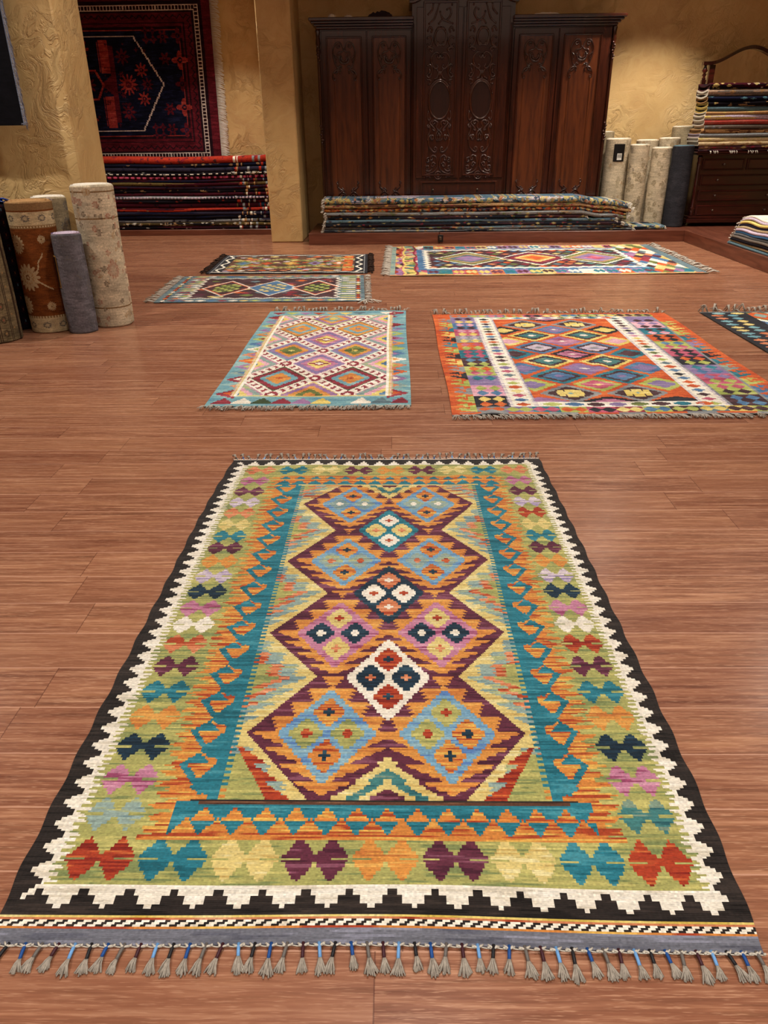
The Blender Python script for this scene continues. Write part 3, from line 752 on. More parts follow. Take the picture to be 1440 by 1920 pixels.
# ---- orange-edged kilim
def orange_rug():
    W, H = 176.5, 229.0
    cv = Cv(W, H, 0.85, 31, cellx=0.8); x, y = cv.x, cv.y
    rr = random.Random(5)
    cv.fill(np.ones_like(x, bool), 'hot')
    cv.fill((x > 4) & (x < W - 4) & (y > 2.5) & (y < 226), 'ggrey')
    side = np.minimum(x, W - x)
    bl = ['lime', 'lime', 'ggrey', 'lime', 'ink', 'ggrey', 'yellow', 'ink', 'lime', 'teal', 'ink', 'yellow', 'teal', 'lime', 'ggrey', 'hot']
    br = ['lime', 'denim', 'denim', 'lime', 'teal', 'grey', 'teal', 'ink', 'teal', 'violet', 'teal', 'lime', 'yellow', 'lime', 'hot', 'hot']
    for k in range(16):
        y0 = 4 + k * 14
        for q, bc in ((0, bl[k]), (1, br[k])):
            mx = (lambda v: v) if q == 0 else (lambda v: W - v)
            a, b_ = sorted((mx(3.5), mx(13))); cv.box(a, b_, y0, y0 + 14, 'hot')
            cv.poly([(mx(2.5), y0 + 5), (mx(13), y0 + 12.5), (mx(13), y0 - .5)], bc, 1.2)
            cv.poly([(mx(5.5), y0 + 6.2), (mx(9.5), y0 + 9), (mx(9.5), y0 + 5.2)], 'hot', 1.0)
            cv.poly([(mx(3.0), y0 + 11.5), (mx(9), y0 + 14.5), (mx(9), y0 + 9.5)], bc, 1.0)
    # squares columns
    lq = [('ink', 'hot', 'yellow'), ('bpink', 'denim', 'lime'), ('violet', 'violet', 'teal'), ('lime', 'rose', 'hot'), ('choc', 'lime', 'denim'), ('teal', 'rose', 'rose'), ('hot', 'lime', 'rose'), ('ggrey', 'yellow', 'lilac'), ('rose', 'yellow', 'bpink'), ('denim', 'choc', 'bpink'), ('violet', 'yellow', 'choc')]
    rq = [('choc', 'denim', 'denim'), ('lime', 'choc', 'rose'), ('rose', 'lime', 'violet'), ('violet', 'denim', 'teal'), ('ink', 'lime', 'hot'), ('rose', 'ink', 'ink'), ('lime', 'rose', 'denim'), ('hot', 'ink', 'ink'), ('teal', 'bpink', 'choc'), ('bpink', 'choc', 'violet'), ('violet', 'choc', 'violet')]
    for k in range(11):
        h = 18.7; y0 = 11 + k * h
        for (bg, m1, m2), xa, xb in ((lq[k], 13, 30.5), (rq[k], W - 34, W - 14)):
            cv.box(xa, xb, y0, y0 + h, bg)
            for u in (.3, .72):
                cx = xa + (xb - xa) * u
                cv.dia(cx, y0 + h * .27, 3.3, 4.2, m1, .9); cv.dia(cx, y0 + h * .74, 3.3, 4.2, m2, .9)
    # white bands with small diamonds
    dcol = ['hot', 'denim', 'rose', 'yellow', 'hot', 'lime', 'bpink', 'steel', 'rose', 'violet', 'lime', 'choc', 'ink', 'rose', 'denim', 'violet', 'olive', 'hot', 'choc', 'denim', 'hot', 'choc', 'olive', 'denim', 'choc', 'hot', 'ink', 'steel']
    for xa, xb in ((30.5, 43.5), (W - 49.5, W - 36)):
        cv.box(xa, xb, 11.5, 217, 'cwhite')
        for k in range(27):
            cv.dia((xa + xb) / 2, 15.5 + k * 7.5, 3.4, 2.9, dcol[(k * (1 if xa < 50 else 3) + (0 if xa < 50 else 5)) % len(dcol)], .9)
    for ya, yb in ((12, 19.5), (210.5, 217)):
        cv.box(43.5, W - 49.5, ya, yb, 'cwhite')
        for k in range(8): cv.dia(52 + k * 11, (ya + yb) / 2, 4.5, 3.0, ['lime', 'denim', 'choc', 'violet', 'olive', 'choc', 'teal', 'hot'][k], .9)
    for xa in (30.5, 43.5, W - 49.5, W - 36):
        cv.fill((np.abs(x - xa) < 1.2) & ((y % 2.2) < 1.1) & (y > 12) & (y < 216), 'lilac')
    # end rows of diamonds
    for ya, yb in ((3.5, 11.5), (217.5, 225)):
        for k in range(11):
            c1, c2 = [('ggrey', 'hot'), ('violet', 'lime'), ('teal', 'rose'), ('lime', 'hot'), ('rose', 'ink'), ('dred', 'yellow'), ('lime', 'denim'), ('choc', 'lime'), ('steel', 'yellow'), ('yellow', 'choc'), ('lime', 'choc')][k]
            xa = 13 + k * 13.8; cv.box(xa, xa + 13.8, ya, yb, c1)
            for u in (.27, .75): cv.dia(xa + 13.8 * u, (ya + yb) / 2, 3.4, 3.6, c2, .8)
    cv.fill((y < 3.5), 'ggrey'); cv.fill((y > 1.2) & (y < 3.5) & (((x + 40) % 34) < 20), 'hot'); cv.fill(y > 225.5, 'hot')
    # field
    fx0, fx1, fy0, fy1 = 43.6, W - 49.6, 19.5, 210.5
    fld = (x >= fx0) & (x < fx1) & (y >= fy0) & (y < fy1)
    cv.fill(fld, 'hot')
    cs = [('ggrey', 'choc', 'cream', 'yellow'), ('teal', 'choc', 'denim', 'violet'), ('yellow', 'choc', 'gteal', 'white'), ('denim', 'choc', 'lilac', 'ggrey'), ('yellow', 'choc', 'gteal', 'white'), ('ggrey', 'choc', 'cream', 'yellow')]
    ms = [('lime', 'rose', 'yellow'), ('mauve', 'violet', 'white'), ('ink', 'pink', 'white'), ('mauve', 'pink', 'white'), ('denim', 'violet', 'white')]
    for k in range(6):
        cy = 33.8 + k * 31.6
        for cx in (64.8, 100.2):
            o1, o2, o3, o4 = cs[k]
            cv.dia(cx, cy, 16.0, 15.4, o1, 1.2, fld); cv.dia(cx, cy, 12.2, 11.4, o2, 1.2, fld); cv.dia(cx, cy, 8.8, 8.2, o3 if o3 != 'cream' else 'choc', 1.2, fld)
            if o3 == 'cream':
                cv.cross(cx, cy, 7.0, 6.2, 'yellow'); cv.cross(cx, cy, 3.0, 3.2, 'yellow')
                for sx in (-1, 1):
                    for sy in (-1, 1): cv.box(cx + sx * 5 - 1.6, cx + sx * 5 + 1.6, cy + sy * 3.6 - 1.4, cy + sy * 3.6 + 1.4, 'yellow')
                cv.cross(cx, cy, 1.5, 1.5, 'lblue')
            else:
                cv.dia(cx, cy, 2.8, 2.6, o4, 1.0, fld)
        if k < 5:
            a_, b_, c_ = ms[k]; my = cy + 15.8
            cv.dia(82.5, my, 13.0, 12.0, a_, 1.2, fld); cv.dia(82.5, my, 9.0, 8.0, b_, 1.2, fld); cv.cross(82.5, my, 2.6, 1.6, c_)
            for cx in (47.0, 118.0):
                cc = [('lime', 'violet'), ('denim', 'violet'), ('teal', 'choc'), ('yellow', 'bpink'), ('ink', 'yellow')][k]
                cv.dia(cx, my, 12.5, 12.0, cc[0], 1.2, fld); cv.dia(cx, my, 7.5, 7.0, cc[1], 1.2, fld)
    for cx in (82.5,):
        for cy in (fy0, fy1): cv.dia(cx, cy, 16, 9, 'ink', 1.2, fld); cv.dia(cx, cy, 10, 5.5, 'pink', 1.2, fld)
    for cx in (47, 118): cv.dia(cx, fy0, 15, 8, 'ink' if cx > 50 else 'mauve', 1.2, fld)
    def skew(X, Y):
        pk = .035 * np.exp(-((X - .95 - .25 * (Y - .9)) / .13) ** 2) * np.exp(-((Y - .95) / .6) ** 2)
        return X + .004 * np.sin(Y * 4) + .012 * np.sin(Y * 19) * np.exp(-((X - .95) / .15) ** 2) * np.exp(-((Y - .9) / .5) ** 2), Y - pk
    root = grid_rug('kilim_rug', 'orange-edged kilim with two white bands of small diamonds on the floor', cv, .275, 3.5, skew=skew,
                    wave=lambda X, Y: .002 * (1 + np.sin(X * 7) * np.sin(Y * 5)) + .012 * np.exp(-((X - .47) / .07) ** 2) * np.exp(-((Y - 3.5) / .09) ** 2) + .01 * np.exp(-((X - 1.2 - .2 * (Y - 4.3)) / .04) ** 2) * np.exp(-((Y - 4.4) / .35) ** 2))
    fringe(root, [(.275, 3.5, .008), (2.04, 3.5, .008)], (.35, -1, 0), .06, M_tassl, 600, .0019, .3, .010, clump=9)
    fringe(root, [(.275, 5.79, .008), (2.04, 5.79, .008)], (-.15, 1, 0), .055, M_tassl, 330, .0023, .8, .035, clump=6)
    settle_tassels(root)
orange_rug()

# ---- navy kilim cut by the right edge of the frame
def navy_rug():
    W, H = 150.0, 228.0
    cv = Cv(W, H, 1.0, 41); x, y = cv.x, cv.y; yt = H - y
    cv.fill(np.ones_like(x, bool), 'ink')
    cs = ['salmon', 'lblue', 'cream', 'lblue', 'salmon', 'salmon', 'olive', 'white', 'lblue', 'cream']
    for i in range(2):
        for k in range(24):
            c = cs[(k // 2 + i) % len(cs)]
            for q in (0, 1):
                cx = 8.5 + i * 11.5; cx = cx if q == 0 else W - cx
                cv.dia(cx, H - 13 - k * 9.2, 4.3, 3.4, c, 1.0)
    for i in range(5):
        for q in (0, 1):
            cx = 12 + i * 14
            cv.dia(W - cx if q else cx, H - 6, 5.2, 3.4, ['lblue', 'cream', 'cream', 'salmon', 'lblue'][i], 1.0)
    fld = (x > 33) & (x < W - 33) & (yt > 4) & (yt < 215)
    cols = [('olive', 'hot', 'grey'), ('denim', 'choc', 'hot'), ('hot', 'olive', 'denim'), ('lblue', 'red', 'white')]
    k = 0
    for j in range(-1, 9):
        for i in range(-1, 5):
            cx = 40 + i * 34 + (17 if j % 2 else 0); cy = H - 14 - j * 22
            a, b, c = cols[(i + 2 * j) % 4]
            cv.dia(cx, cy, 17, 22, a, 1.4, fld); cv.dia(cx, cy, 11, 14, b, 1.4, fld); cv.dia(cx, cy, 5, 7, c, 1.4, fld)
            dd = 1 - (np.abs(x - cx) / 17 + np.abs(y - cy) / 22)
            cv.fill(fld & (np.abs(dd) < .16), 'cwhite')
    cv.fill(((x < 1.2) | (x > W - 1.2)), 'black'); cv.fill(y > H - 2.2, 'ggrey')
    root = grid_rug('kilim_rug', 'navy kilim with small coloured diamonds and a white lattice at the right edge', cv, 2.315, 3.52, wave=lambda X, Y: .002 * (1 + np.sin(X * 7) * np.sin(Y * 5)))
    fringe(root, [(2.315, 5.8, .008), (3.81, 5.8, .008)], (-.2, 1, 0), .07, M_tassl, 260, .0026, .9, .05, clump=7)
    settle_tassels(root)
navy_rug()

# ---- runners
def runner_b():       # nearer of the two small left ones: x 0..178, y 0..130
    W, H = 177.0, 127.0
    cv = Cv(W, H, 1.0, 51, cellx=1.0); x, y = cv.x, cv.y; rr = random.Random(3)
    cv.fill(np.ones_like(x, bool), 'steel')
    for k in range(14):
        for xx in (15, 21): cv.dia(xx + (k % 2), 6 + k * 9, 4.5, 2.6, rr.choice(['cream', 'dred', 'lime', 'white', 'salmon']), .9)
        for xx in (160, 166): cv.dia(xx, 6 + k * 9, 4.5, 2.4, rr.choice(['cream', 'lime', 'cream', 'white']), .9)
    for k in range(16):
        for yy in (5, H - 5): cv.dia(20 + k * 9.2, yy, 4.2, 2.8, rr.choice(['lime', 'dred', 'cream', 'salmon', 'white', 'denim']), .9)
    for xa, xb in ((3, 9.5), (169, 174)):
        cv.box(xa, xb, 0, H, 'steel')
        cv.box((xa + xb) / 2 - 1.6, (xa + xb) / 2 + 1.6, 0, H, 'ink')
        for k in range(13): cv.dia((xa + xb) / 2, 5 + k * 10, 2.2, 3.8, ['white', 'hot', 'red', 'cream'][k % 4], .9)
    zz = 24 + np.abs(((y / 12) % 1) - .5) * 9; zx = np.minimum(x, (W + 1) - x)
    zy = 15 + np.abs(((x / 12) % 1) - .5) * 6
    ins = (zx > zz) & (np.minimum(y, H - y) > zy)
    lin = (zx > zz - 2.2) & (np.minimum(y, H - y) > zy - 2.6)
    cv.fill(lin, 'white'); cv.fill(ins, 'choc')
    for k in range(70):
        cx = 30 + rr.random() * (W - 60); cy = 22 + rr.random() * (H - 44)
        cv.dia(cx, cy, rr.uniform(4, 7), rr.uniform(3, 5.5), rr.choice(['dred', 'steel', 'hot', 'brown', 'purple', 'salmon', 'cream', 'olive']), 1.2, ins)
    for cx, c1, c2, c3 in ((52, 'choc', 'olive', 'lime'), (94, 'denim', 'steel', 'cream'), (134, 'choc', 'dkgreen', 'lime')):
        cv.dia(cx, 62, 23, 37, 'white' if c1 != 'denim' else 'white', 1.6, ins); cv.dia(cx, 62, 21, 34, c1 if c1 == 'denim' else 'hot', 1.6, ins); cv.dia(cx, 62, 19, 31, c1, 1.6, ins)
        for a in range(-2, 3):
            for b in range(-2, 3):
                if abs(a) + abs(b) <= 3: cv.dia(cx + a * 4.6, 62 + b * 7.2 + a * 1.5, 3.0, 3.6, c3 if (a + b) % 2 else c2, 1.0, ins)
    root = grid_rug('kilim_runner', 'small steel-blue kilim with three white-outlined hexagons, nearer of the left pair', cv, -2.03, 6.345,
                    skew=lambda X, Y: (X - .045 * Y + .0 * X, Y - .02 * X * 0), wave=lambda X, Y: .002 * (1 + np.sin(X * 6) * np.sin(Y * 6)))
    fringe(root, [(-2.03, 6.345, .008), (-2.09, 7.6, .008)], (-1, -.05, 0), .09, M_tassl, 150, .003, .25, .012)
    fringe(root, [(-.26, 6.345, .008), (-.31, 7.6, .008)], (1, 0, 0), .06, M_tassl, 120, .003, .3, .012)
    fringe(root, [(-.26, 6.35, .01), (-.25, 6.37, .01)], (.6, -1, 0), .16, M_cord, 10, .004, .8, .01)
    settle_tassels(root)
runner_b()

def runner_a():
    W, H = 163.0, 128.0
    cv = Cv(W, H, 1.0, 61); x, y = cv.x, cv.y; rr = random.Random(8)
    cv.fill(np.ones_like(x, bool), 'ink')
    ex = np.minimum(x, W - x); ey = np.minimum(y, H - y)
    wob = 2.2 * np.sin(x / 4.2); cv.fill((np.abs(ey - 6 - wob * .8) < 1.3) & (ex > 4), 'cwhite')
    wob = 2.6 * np.sin(y / 5.0); cv.fill((np.abs(ex - 9 - wob) < 1.2) & (ey > 8), 'cwhite'); cv.fill((np.abs(ex - 3.6) < .7), 'ggrey')
    ins = (ex > 14) & (ey > 11); cv.fill(ins, 'brown')
    for k in range(150):
        cx = 16 + rr.random() * (W - 32); cy = 13 + rr.random() * (H - 26)
        cv.dia(cx, cy, rr.uniform(3, 6), rr.uniform(3, 5), rr.choice(['hot', 'brown', 'orange', 'purple', 'red', 'lilac', 'olive', 'steel', 'salmon', 'cream']), 1.2, ins)
    cv.box(W - 26, W - 16, 12, H - 12, 'hot'); 
    for k in range(6): cv.dia(W - 21, 20 + k * 18, 4, 5, 'orange', 1)
    for k in range(12): cv.dia(22 + k * 11, 17, 4, 3, rr.choice(['cwhite', 'hot', 'salmon']), 1)
    for off, c in ((26, 'cream'), (23, 'olive'), (20, 'lime')):
        yy = np.abs(y - H / 2) - (off + 7 * np.cos(x / 11.0)); cv.fill(ins & (np.abs(yy) < 2.2) & (((x + y) % 6) < 4), c)
    for k, c in enumerate(['denim', 'hot', 'yellow', 'purple', 'cwhite']):
        cv.dia(28 + k * 26, H / 2, 10, 16, 'olive', 1.2); cv.dia(28 + k * 26, H / 2, 7.5, 12, ['steel', 'red', 'orange', 'violet', 'salmon'][k], 1.2); cv.dia(28 + k * 26, H / 2, 3.2, 5, c, 1.2)
    root = grid_rug('kilim_runner', 'small dark-edged kilim with a squiggly white line, farther of the left pair', cv, -1.915, 7.77,
                    skew=lambda X, Y: (X - .03 * Y, Y - .02 * X), wave=lambda X, Y: .003 * (1 + np.sin(X * 6) * np.sin(Y * 6)))
    fringe(root, [(-1.915, 7.77, .008), (-1.955, 9.04, .008)], (-1, 0, 0), .07, M_tassd, 150, .0042, .5, .016)
    fringe(root, [(-.285, 7.745, .008), (-.325, 9.01, .008)], (1, 0, 0), .07, M_tassd, 150, .0042, .5, .016)
    settle_tassels(root)
runner_a()

def runner_c():
    W, H = 309.0, 214.0
    cv = Cv(W, H, 1.3, 71, cellx=1.2); x, y = cv.x, cv.y; rr = random.Random(12)
    cv.fill(np.ones_like(x, bool), 'cream')
    ex = np.minimum(x, W - x); ey = np.minimum(y, H - y)
    def patch(x0, x1, y0, y1, cs, wx=9, wy=7, n=None):
        cl = (x > x0) & (x < x1) & (y > y0) & (y < y1)
        nx_ = int((x1 - x0) / wx); ny_ = int((y1 - y0) / wy)
        for i in range(nx_ + 1):
            for j in range(ny_ + 1):
                cv.dia(x0 + (i + (j % 2) * .5) * wx, y0 + j * wy, wx * .56, wy * .9, rr.choice(cs), 1.2, cl)
    mix_ = ['rose', 'teal', 'denim', 'mauve', 'hot', 'cream', 'olive', 'choc', 'purple', 'white', 'salmon', 'steel', 'dred']
    # left end stripes
    cv.box(0, 5, 0, H, 'grey'); cv.box(5, 13, 0, H, 'rose'); patch(5, 13, 0, H, ['salmon', 'choc', 'mauve', 'cream', 'red'], 8, 12)
    cv.box(13, 26, 0, H, 'olive'); patch(13, 26, 0, H, ['cream', 'gteal', 'grey', 'olive', 'yellow', 'rose'], 13, 5)
    cv.box(26, 36, 0, H, 'dred'); patch(26, 37, 0, H, ['choc', 'rose', 'white', 'denim', 'mauve', 'steel', 'cream'], 11, 13)
    for xx, c in ((13, 'rose'), (14, 'yellow'), (26, 'dred')): cv.fill(np.abs(x - xx - 1.2 * np.sin(y / 9)) < 1.2, c)
    # long borders of blocks
    for k in range(20):
        xa = 37 + k * 12.7
        for ya, yb in ((6, 34), (H - 30, H - 5)):
            c = rr.choice(['mauve', 'teal', 'hot', 'cream', 'denim', 'rose', 'violet', 'salmon', 'gteal', 'white']); cv.box(xa, xa + 12.7, ya, yb, c)
            d = rr.choice(['white', 'choc', 'yellow', 'cream', 'teal', 'purple'])
            cv.dia(xa + 3.6, (ya + yb) / 2, 3.4, 9, d, 1.2); cv.dia(xa + 9, (ya + yb) / 2, 3.4, 9, d, 1.2)
    fx0, fx1, fy0, fy1 = 36, 262, 40, 176
    zy = np.minimum(y - fy0, fy1 - y); zx = np.minimum(x - fx0, fx1 - x)
    ty = np.abs(((x / 11) % 1) - .5) * 14; tx = np.abs(((y / 14) % 1) - .5) * 12
    lin = (zy > -2 + ty * .55) & (zx > -2 + tx * .7)
    cv.fill((zy > -7) & (zx > -7), 'denim'); 
    cv.fill(lin, 'cwhite'); ins = (zy > 5 + ty * .55) & (zx > 3 + tx * .7); cv.fill(ins, 'choc')
    for i in range(20):
        for j in range(10):
            cv.dia(44 + i * 11.4 + (j % 2) * 5.7, 52 + j * 12.4, 4.6, 5.2, rr.choice(['dred', 'steel', 'cream', 'purple', 'hot', 'olive', 'choc', 'gteal', 'salmon', 'denim']), 1.3, ins)
    for cx, cl in ((86, ['olive', 'tan', 'steel', 'mauve', 'violet']), (158, ['purple', 'dred', 'cream', 'orange', 'hot']), (224, ['olive', 'tan', 'violet', 'mauve', 'rose'])):
        cv.dia(cx, 108, 38.5, 50, 'cwhite', 2.0, ins)
        for k, c in enumerate(cl): cv.dia(cx, 108, 36 - k * 6.4, 45 - k * 8.2, c, 2.0, ins)
    patch(262, 300, 6, H - 5, mix_, 10, 13)
    cv.box(300, 309, 0, H, 'steel')
    cv.fill(ey < 2.5, 'tan'); cv.fill((ey < 5.5) & (ey > 2.5) & (((x // 9) % 3) < 1), 'hot')
    root = grid_rug('kilim_runner', 'long multicoloured kilim with three diamond medallions, just before the platform', cv, -.06, 7.535,
                    skew=lambda X, Y: (X + .01 * Y, Y + .02 * np.sin(Y * 2) * X / 3), wave=lambda X, Y: .003 * (1 + np.sin(X * 5) * np.sin(Y * 6)))
    fringe(root, [(-.06, 7.535, .009), (-.04, 9.67, .009)], (-1, 0, 0), .09, M_tassl, 130, .005, .15, .012, clump=3)
    fringe(root, [(3.03, 7.55, .009), (3.05, 9.6, .009)], (1, 0, 0), .11, M_tassl, 150, .005, .35, .02)
    settle_tassels(root)
runner_c()

# ------------------------------------------------------------------ ceiling lamps
def lamps():
    proto = None
    for i, (x, y, wt, cone) in enumerate(LAMPS):
        root = thing('downlight', 'round white recessed downlight in the shop ceiling', 'lamp', (x, y, CEIL), 'ceiling downlights')
        if proto is None:
            a = MB(); a.lathe([(.075, -.004), (.11, -.004), (.112, -.012), (.105, -.02), (.08, -.02), (.075, -.008)], 0, 0, 0, 24)
            b = MB(); b.lathe([(.073, -.004), (.073, -.008)], 0, 0, 0, 24)
            proto = (a.build('rim', M_trim, root), b.build('diffuser', M_emit, root))
        else:
            for p in proto:
                c = p.copy(); C.objects.link(c); c.parent = root
        ld = bpy.data.lights.new('downlight_beam', 'SPOT'); ld.energy = wt; ld.color = LAMP_COL if y > 7 else (1.0, .94, .85)
        ld.spot_size = math.radians(cone); ld.spot_blend = 0.55; ld.shadow_soft_size = 0.05
        lo = bpy.data.objects.new('downlight_beam', ld); C.objects.link(lo); lo.parent = root; lo.location = (0, 0, -.03)
lamps()
ad = bpy.data.lights.new('ceiling_fill', 'AREA'); ad.shape = 'RECTANGLE'; ad.size = 8; ad.size_y = 10; ad.energy = SOFT_W; ad.color = (1.0, .9, .76)  # added wide fill light, no fixture of the room stands behind it
ao = bpy.data.objects.new('ceiling_fill', ad); C.objects.link(ao); ao.location = (0.3, 3.4, CEIL - .05)

# ------------------------------------------------------------------ wardrobe
def smooth_path(pts, k=5):
    P = [Vector(p) for p in pts]
    if len(P) < 3: return P
    out = []
    for i in range(len(P) - 1):
        a, b, c, d = P[max(i - 1, 0)], P[i], P[i + 1], P[min(i + 2, len(P) - 1)]
        for j in range(k):
            t = j / k
            out.append(.5 * ((2 * b) + (c - a) * t + (2 * a - 5 * b + 4 * c - d) * t * t + (3 * b - a - 3 * c + d) * t ** 3))
    out.append(P[-1]); return out
def carve(mb, strokes, cx, cz, sc, y, r=.008, mirror=True, bead=True):
    for st in strokes:
        for q in ((1, -1) if mirror else (1,)):
            pts = [(cx + q * u * sc, y, cz - v * sc) for u, v in st]
            sp = smooth_path(pts)
            mb.tube(sp, r, 7, 0, taper=lambda t: .55 + .6 * math.sin(math.pi * min(1, t * .9 + .08)))
            if bead:
                for e in (sp[0], sp[-1]): mb.lathe([(.0005, -r * 1.1), (r * .8, -r * .9), (r * 1.15, 0), (r * .6, r * .8), (.0005, r)], e.x, e.z, y, 8, 0, 'y')
CREST = [[(-8, 55), (-22, 20), (-45, 0), (-80, 15), (-102, 60), (-103, 105), (-90, 160), (-66, 205), (-48, 208), (-46, 192)],
         [(-45, 22), (-62, 22), (-66, 38), (-50, 44), (-40, 34)],
         [(-2, 60), (-20, 78), (-50, 82), (-62, 100), (-50, 118), (-34, 104)],
         [(-44, 118), (-44, 145), (-28, 168), (0, 176)], [(-24, 118), (-26, 138), (-12, 148), (0, 150)],
         [(-90, 110), (-72, 130), (-78, 160)], [(-66, 205), (-44, 190), (-30, 200)],
         [(-44, 250), (-40, 228), (-62, 220), (-92, 232), (-112, 268), (-106, 305), (-92, 306), (-92, 292)],
         [(-62, 222), (-72, 244), (-92, 252)]]
FOOT = [[(-100, 0), (-112, 12), (-98, 28), (-102, 48), (-84, 66), (-52, 82), (-44, 72), (-60, 60)], [(-84, 66), (-70, 92), (-46, 92), (-34, 84)],
        [(-100, 168), (-96, 130), (-70, 100), (-40, 104), (-20, 124)], [(-62, 168), (-66, 140), (-50, 122), (-34, 132)]]
def ringp(cx, cz, rx, rz, n=24, a0=0, a1=360):
    return [(cx + rx * math.cos(math.radians(a0 + (a1 - a0) * i / n)), cz + rz * math.sin(math.radians(a0 + (a1 - a0) * i / n))) for i in range(n + 1)]
def frame(mb, x0, x1, z0, z1, y, wd=.018, dp=.014):
    mb.box(x0, x1, y - dp, y, z1 - wd, z1, bev=.006); mb.box(x0, x1, y - dp, y, z0, z0 + wd, bev=.006)
    mb.box(x0, x0 + wd, y - dp, y, z0 + wd * .6, z1 - wd * .6, bev=.006); mb.box(x1 - wd, x1, y - dp, y, z0 + wd * .6, z1 - wd * .6, bev=.006)
def wardrobe():
    FY = 10.50
    root = thing('wardrobe', 'huge dark carved mahogany wardrobe with an arched middle against the back wall', 'wardrobe', (0.85, 10.78, PT))
    m = MB()
    m.box(-.92, .22, FY + .022, 11.08, PT, 2.36); m.box(1.39, 2.61, FY + .022, 11.08, PT, 2.36)
    m.box(.222, 1.388, FY - .03, 11.08, PT, 2.62)
    m.box(-.95, 2.64, FY - .01, 11.08, PT, PT + .09, bev=.01)
    for x in (.205, 1.375):                                   # fluted stiles between the sections
        for k in range(3): m.box(x + k * .012 - .01, x + k * .012 - .002, FY - .045, FY, PT + .09, 2.4, bev=.003)
    m.build('carcass', M_ward, root)
    # arched head of the middle section
    m = MB()
    top = [(.2, 2.6)]
    def arch(x, base=2.60, rise=.42, hw=.61):
        t = abs(x - .805) / hw
        return base + rise * (1 - (3 * t * t - 2 * t ** 3)) if t < 1 else base
    poly = [(.20, 2.40), (1.41, 2.40)] + [(1.41 - i * .0403, arch(1.41 - i * .0403)) for i in range(31)]
    m.prism(poly, FY - .028, 11.08, 'y')
    for dz, dy, hh in ((0, .05, .02), (.022, .065, .022), (.046, .085, .025)):
        for i in range(34):
            xa = .17 + i * .0374; xb = xa + .0376
            za, zb = arch(xa) + dz, arch(xb) + dz
            m.add([(xa, FY - .03 - dy, za), (xb, FY - .03 - dy, zb), (xb, 11.08, zb), (xa, 11.08, za), (xa, FY - .03 - dy, za + hh), (xb, FY - .03 - dy, zb + hh), (xb, 11.08, zb + hh), (xa, 11.08, za + hh)],
                  [(0, 1, 5, 4), (4, 5, 6, 7), (0, 3, 2, 1), (0, 4, 7, 3), (1, 2, 6, 5)])
    m.build('arched_crown', M_ward, root)
    for xa, xb, ea, eb in ((-.92, .22, 1, 0), (1.39, 2.61, 0, 1)):
        m = MB()
        for k, (z0, z1, o) in enumerate(((2.36, 2.385, .02), (2.385, 2.41, .045), (2.41, 2.435, .075), (2.435, 2.47, .10))):
            m.box(xa - o * ea, xb + o * eb, FY - o - .0, 11.08, z0, z1, bev=.007)
        m.build('cornice', M_ward, root)
    # four side doors
    for x0, x1 in ((-.885, -.345), (-.335, .19), (1.42, 1.945), (1.955, 2.575)):
        m = MB(); m.box(x0, x1, FY, FY + .022, PT + .1, 2.345, bev=.004)
        if x0 > 1.9: x1 = 2.52
        f0, f1 = x0 + .055, x1 - .055
        d = m.build('door', M_ward, root)
        f = MB(); frame(f, f0, f1, .30, 2.285, FY, .02, .018); f.build('door_moulding', M_ward, d)
        p = MB(); p.box(f0 + .02, f1 - .02, FY - .004, FY, .32, 2.265); cx = (f0 + f1) / 2
        for sx in (-1, 1):
            p.box(cx + sx * .128 - .004, cx + sx * .128 + .004, FY - .010, FY - .003, .66, 1.86, bev=.003)
        p.build('door_panel', M_warp, d)
        c = MB(); carve(c, CREST, cx, 2.225, .00128, FY - .008, .0085); carve(c, [ringp(0, 125, 46, 46, 14, 20, 160)], cx, 2.225, .00128, FY - .012, .006, False)
        for k in range(9):
            a = math.radians(200 + k * 17.5 - 0); px_, pz_ = cx + .052 * math.cos(a), 2.225 - .125 * 1.28 + .0 + .055 * math.sin(a)
            c.lathe([(.0005, -.006), (.007, -.004), (.008, .002), (.0005, .006)], px_, pz_, FY - .01, 8, 0, 'y')
        c.build('top_carving', M_ward, d); c = MB(); carve(c, FOOT, cx, .70, .00128, FY - .008, .0085); carve(c, [ringp(0, 160, 26, 26)], cx, .70, .00128, FY - .012, .008, False, False)
        c.build('foot_carving', M_ward, d)
    # middle doors with pierced carving
    YC = FY - .05
    SCR = [[(-88, 22), (-78, 8), (-92, -4), (-108, 12), (-110, 60), (-98, 110), (-62, 152), (-34, 158), (-18, 130), (-34, 110), (-50, 124), (-40, 138)],
           [(-100, 8), (-70, -4), (-58, 14), (-74, 40), (-84, 26)],
           [(-40, 200), (-62, 192), (-86, 212), (-84, 238), (-66, 236), (-66, 222)], [(-62, 192), (-30, 206), (-14, 260), (-16, 310), (-50, 356), (-120, 376), (-130, 366)],
           [(-36, 276), (-56, 262), (-76, 286), (-60, 306), (-48, 292)],
           [(-106, 214), (-128, 224), (-124, 258), (-104, 252), (-110, 236)], [(-130, 300), (-112, 296), (-106, 320), (-124, 336), (-132, 318)], [(-128, 346), (-96, 350), (-70, 330)],
           [(-112, -112), (-126, -98), (-112, -80), (-100, -92)], [(-112, -112), (-96, -70), (-104, -30), (-122, 0), (-118, 40)],
           [(-82, -140), (-96, -118), (-70, -92), (-44, -60), (-50, -50), (-62, -58)], [(-10, -60), (-30, -88), (-18, -126), (-44, -146), (-72, -134), (-62, -112), (-48, -120)],
           [(-4, -52), (-22, -30), (-34, 8), (-22, 40), (-8, 44)], [(-2, -20), (-14, 4), (-10, 28), (0, 36)],
           [(-118, -230), (-126, -180), (-110, -150), (-96, -166)], [(-130, 404), (-96, 398), (-88, 416)]]
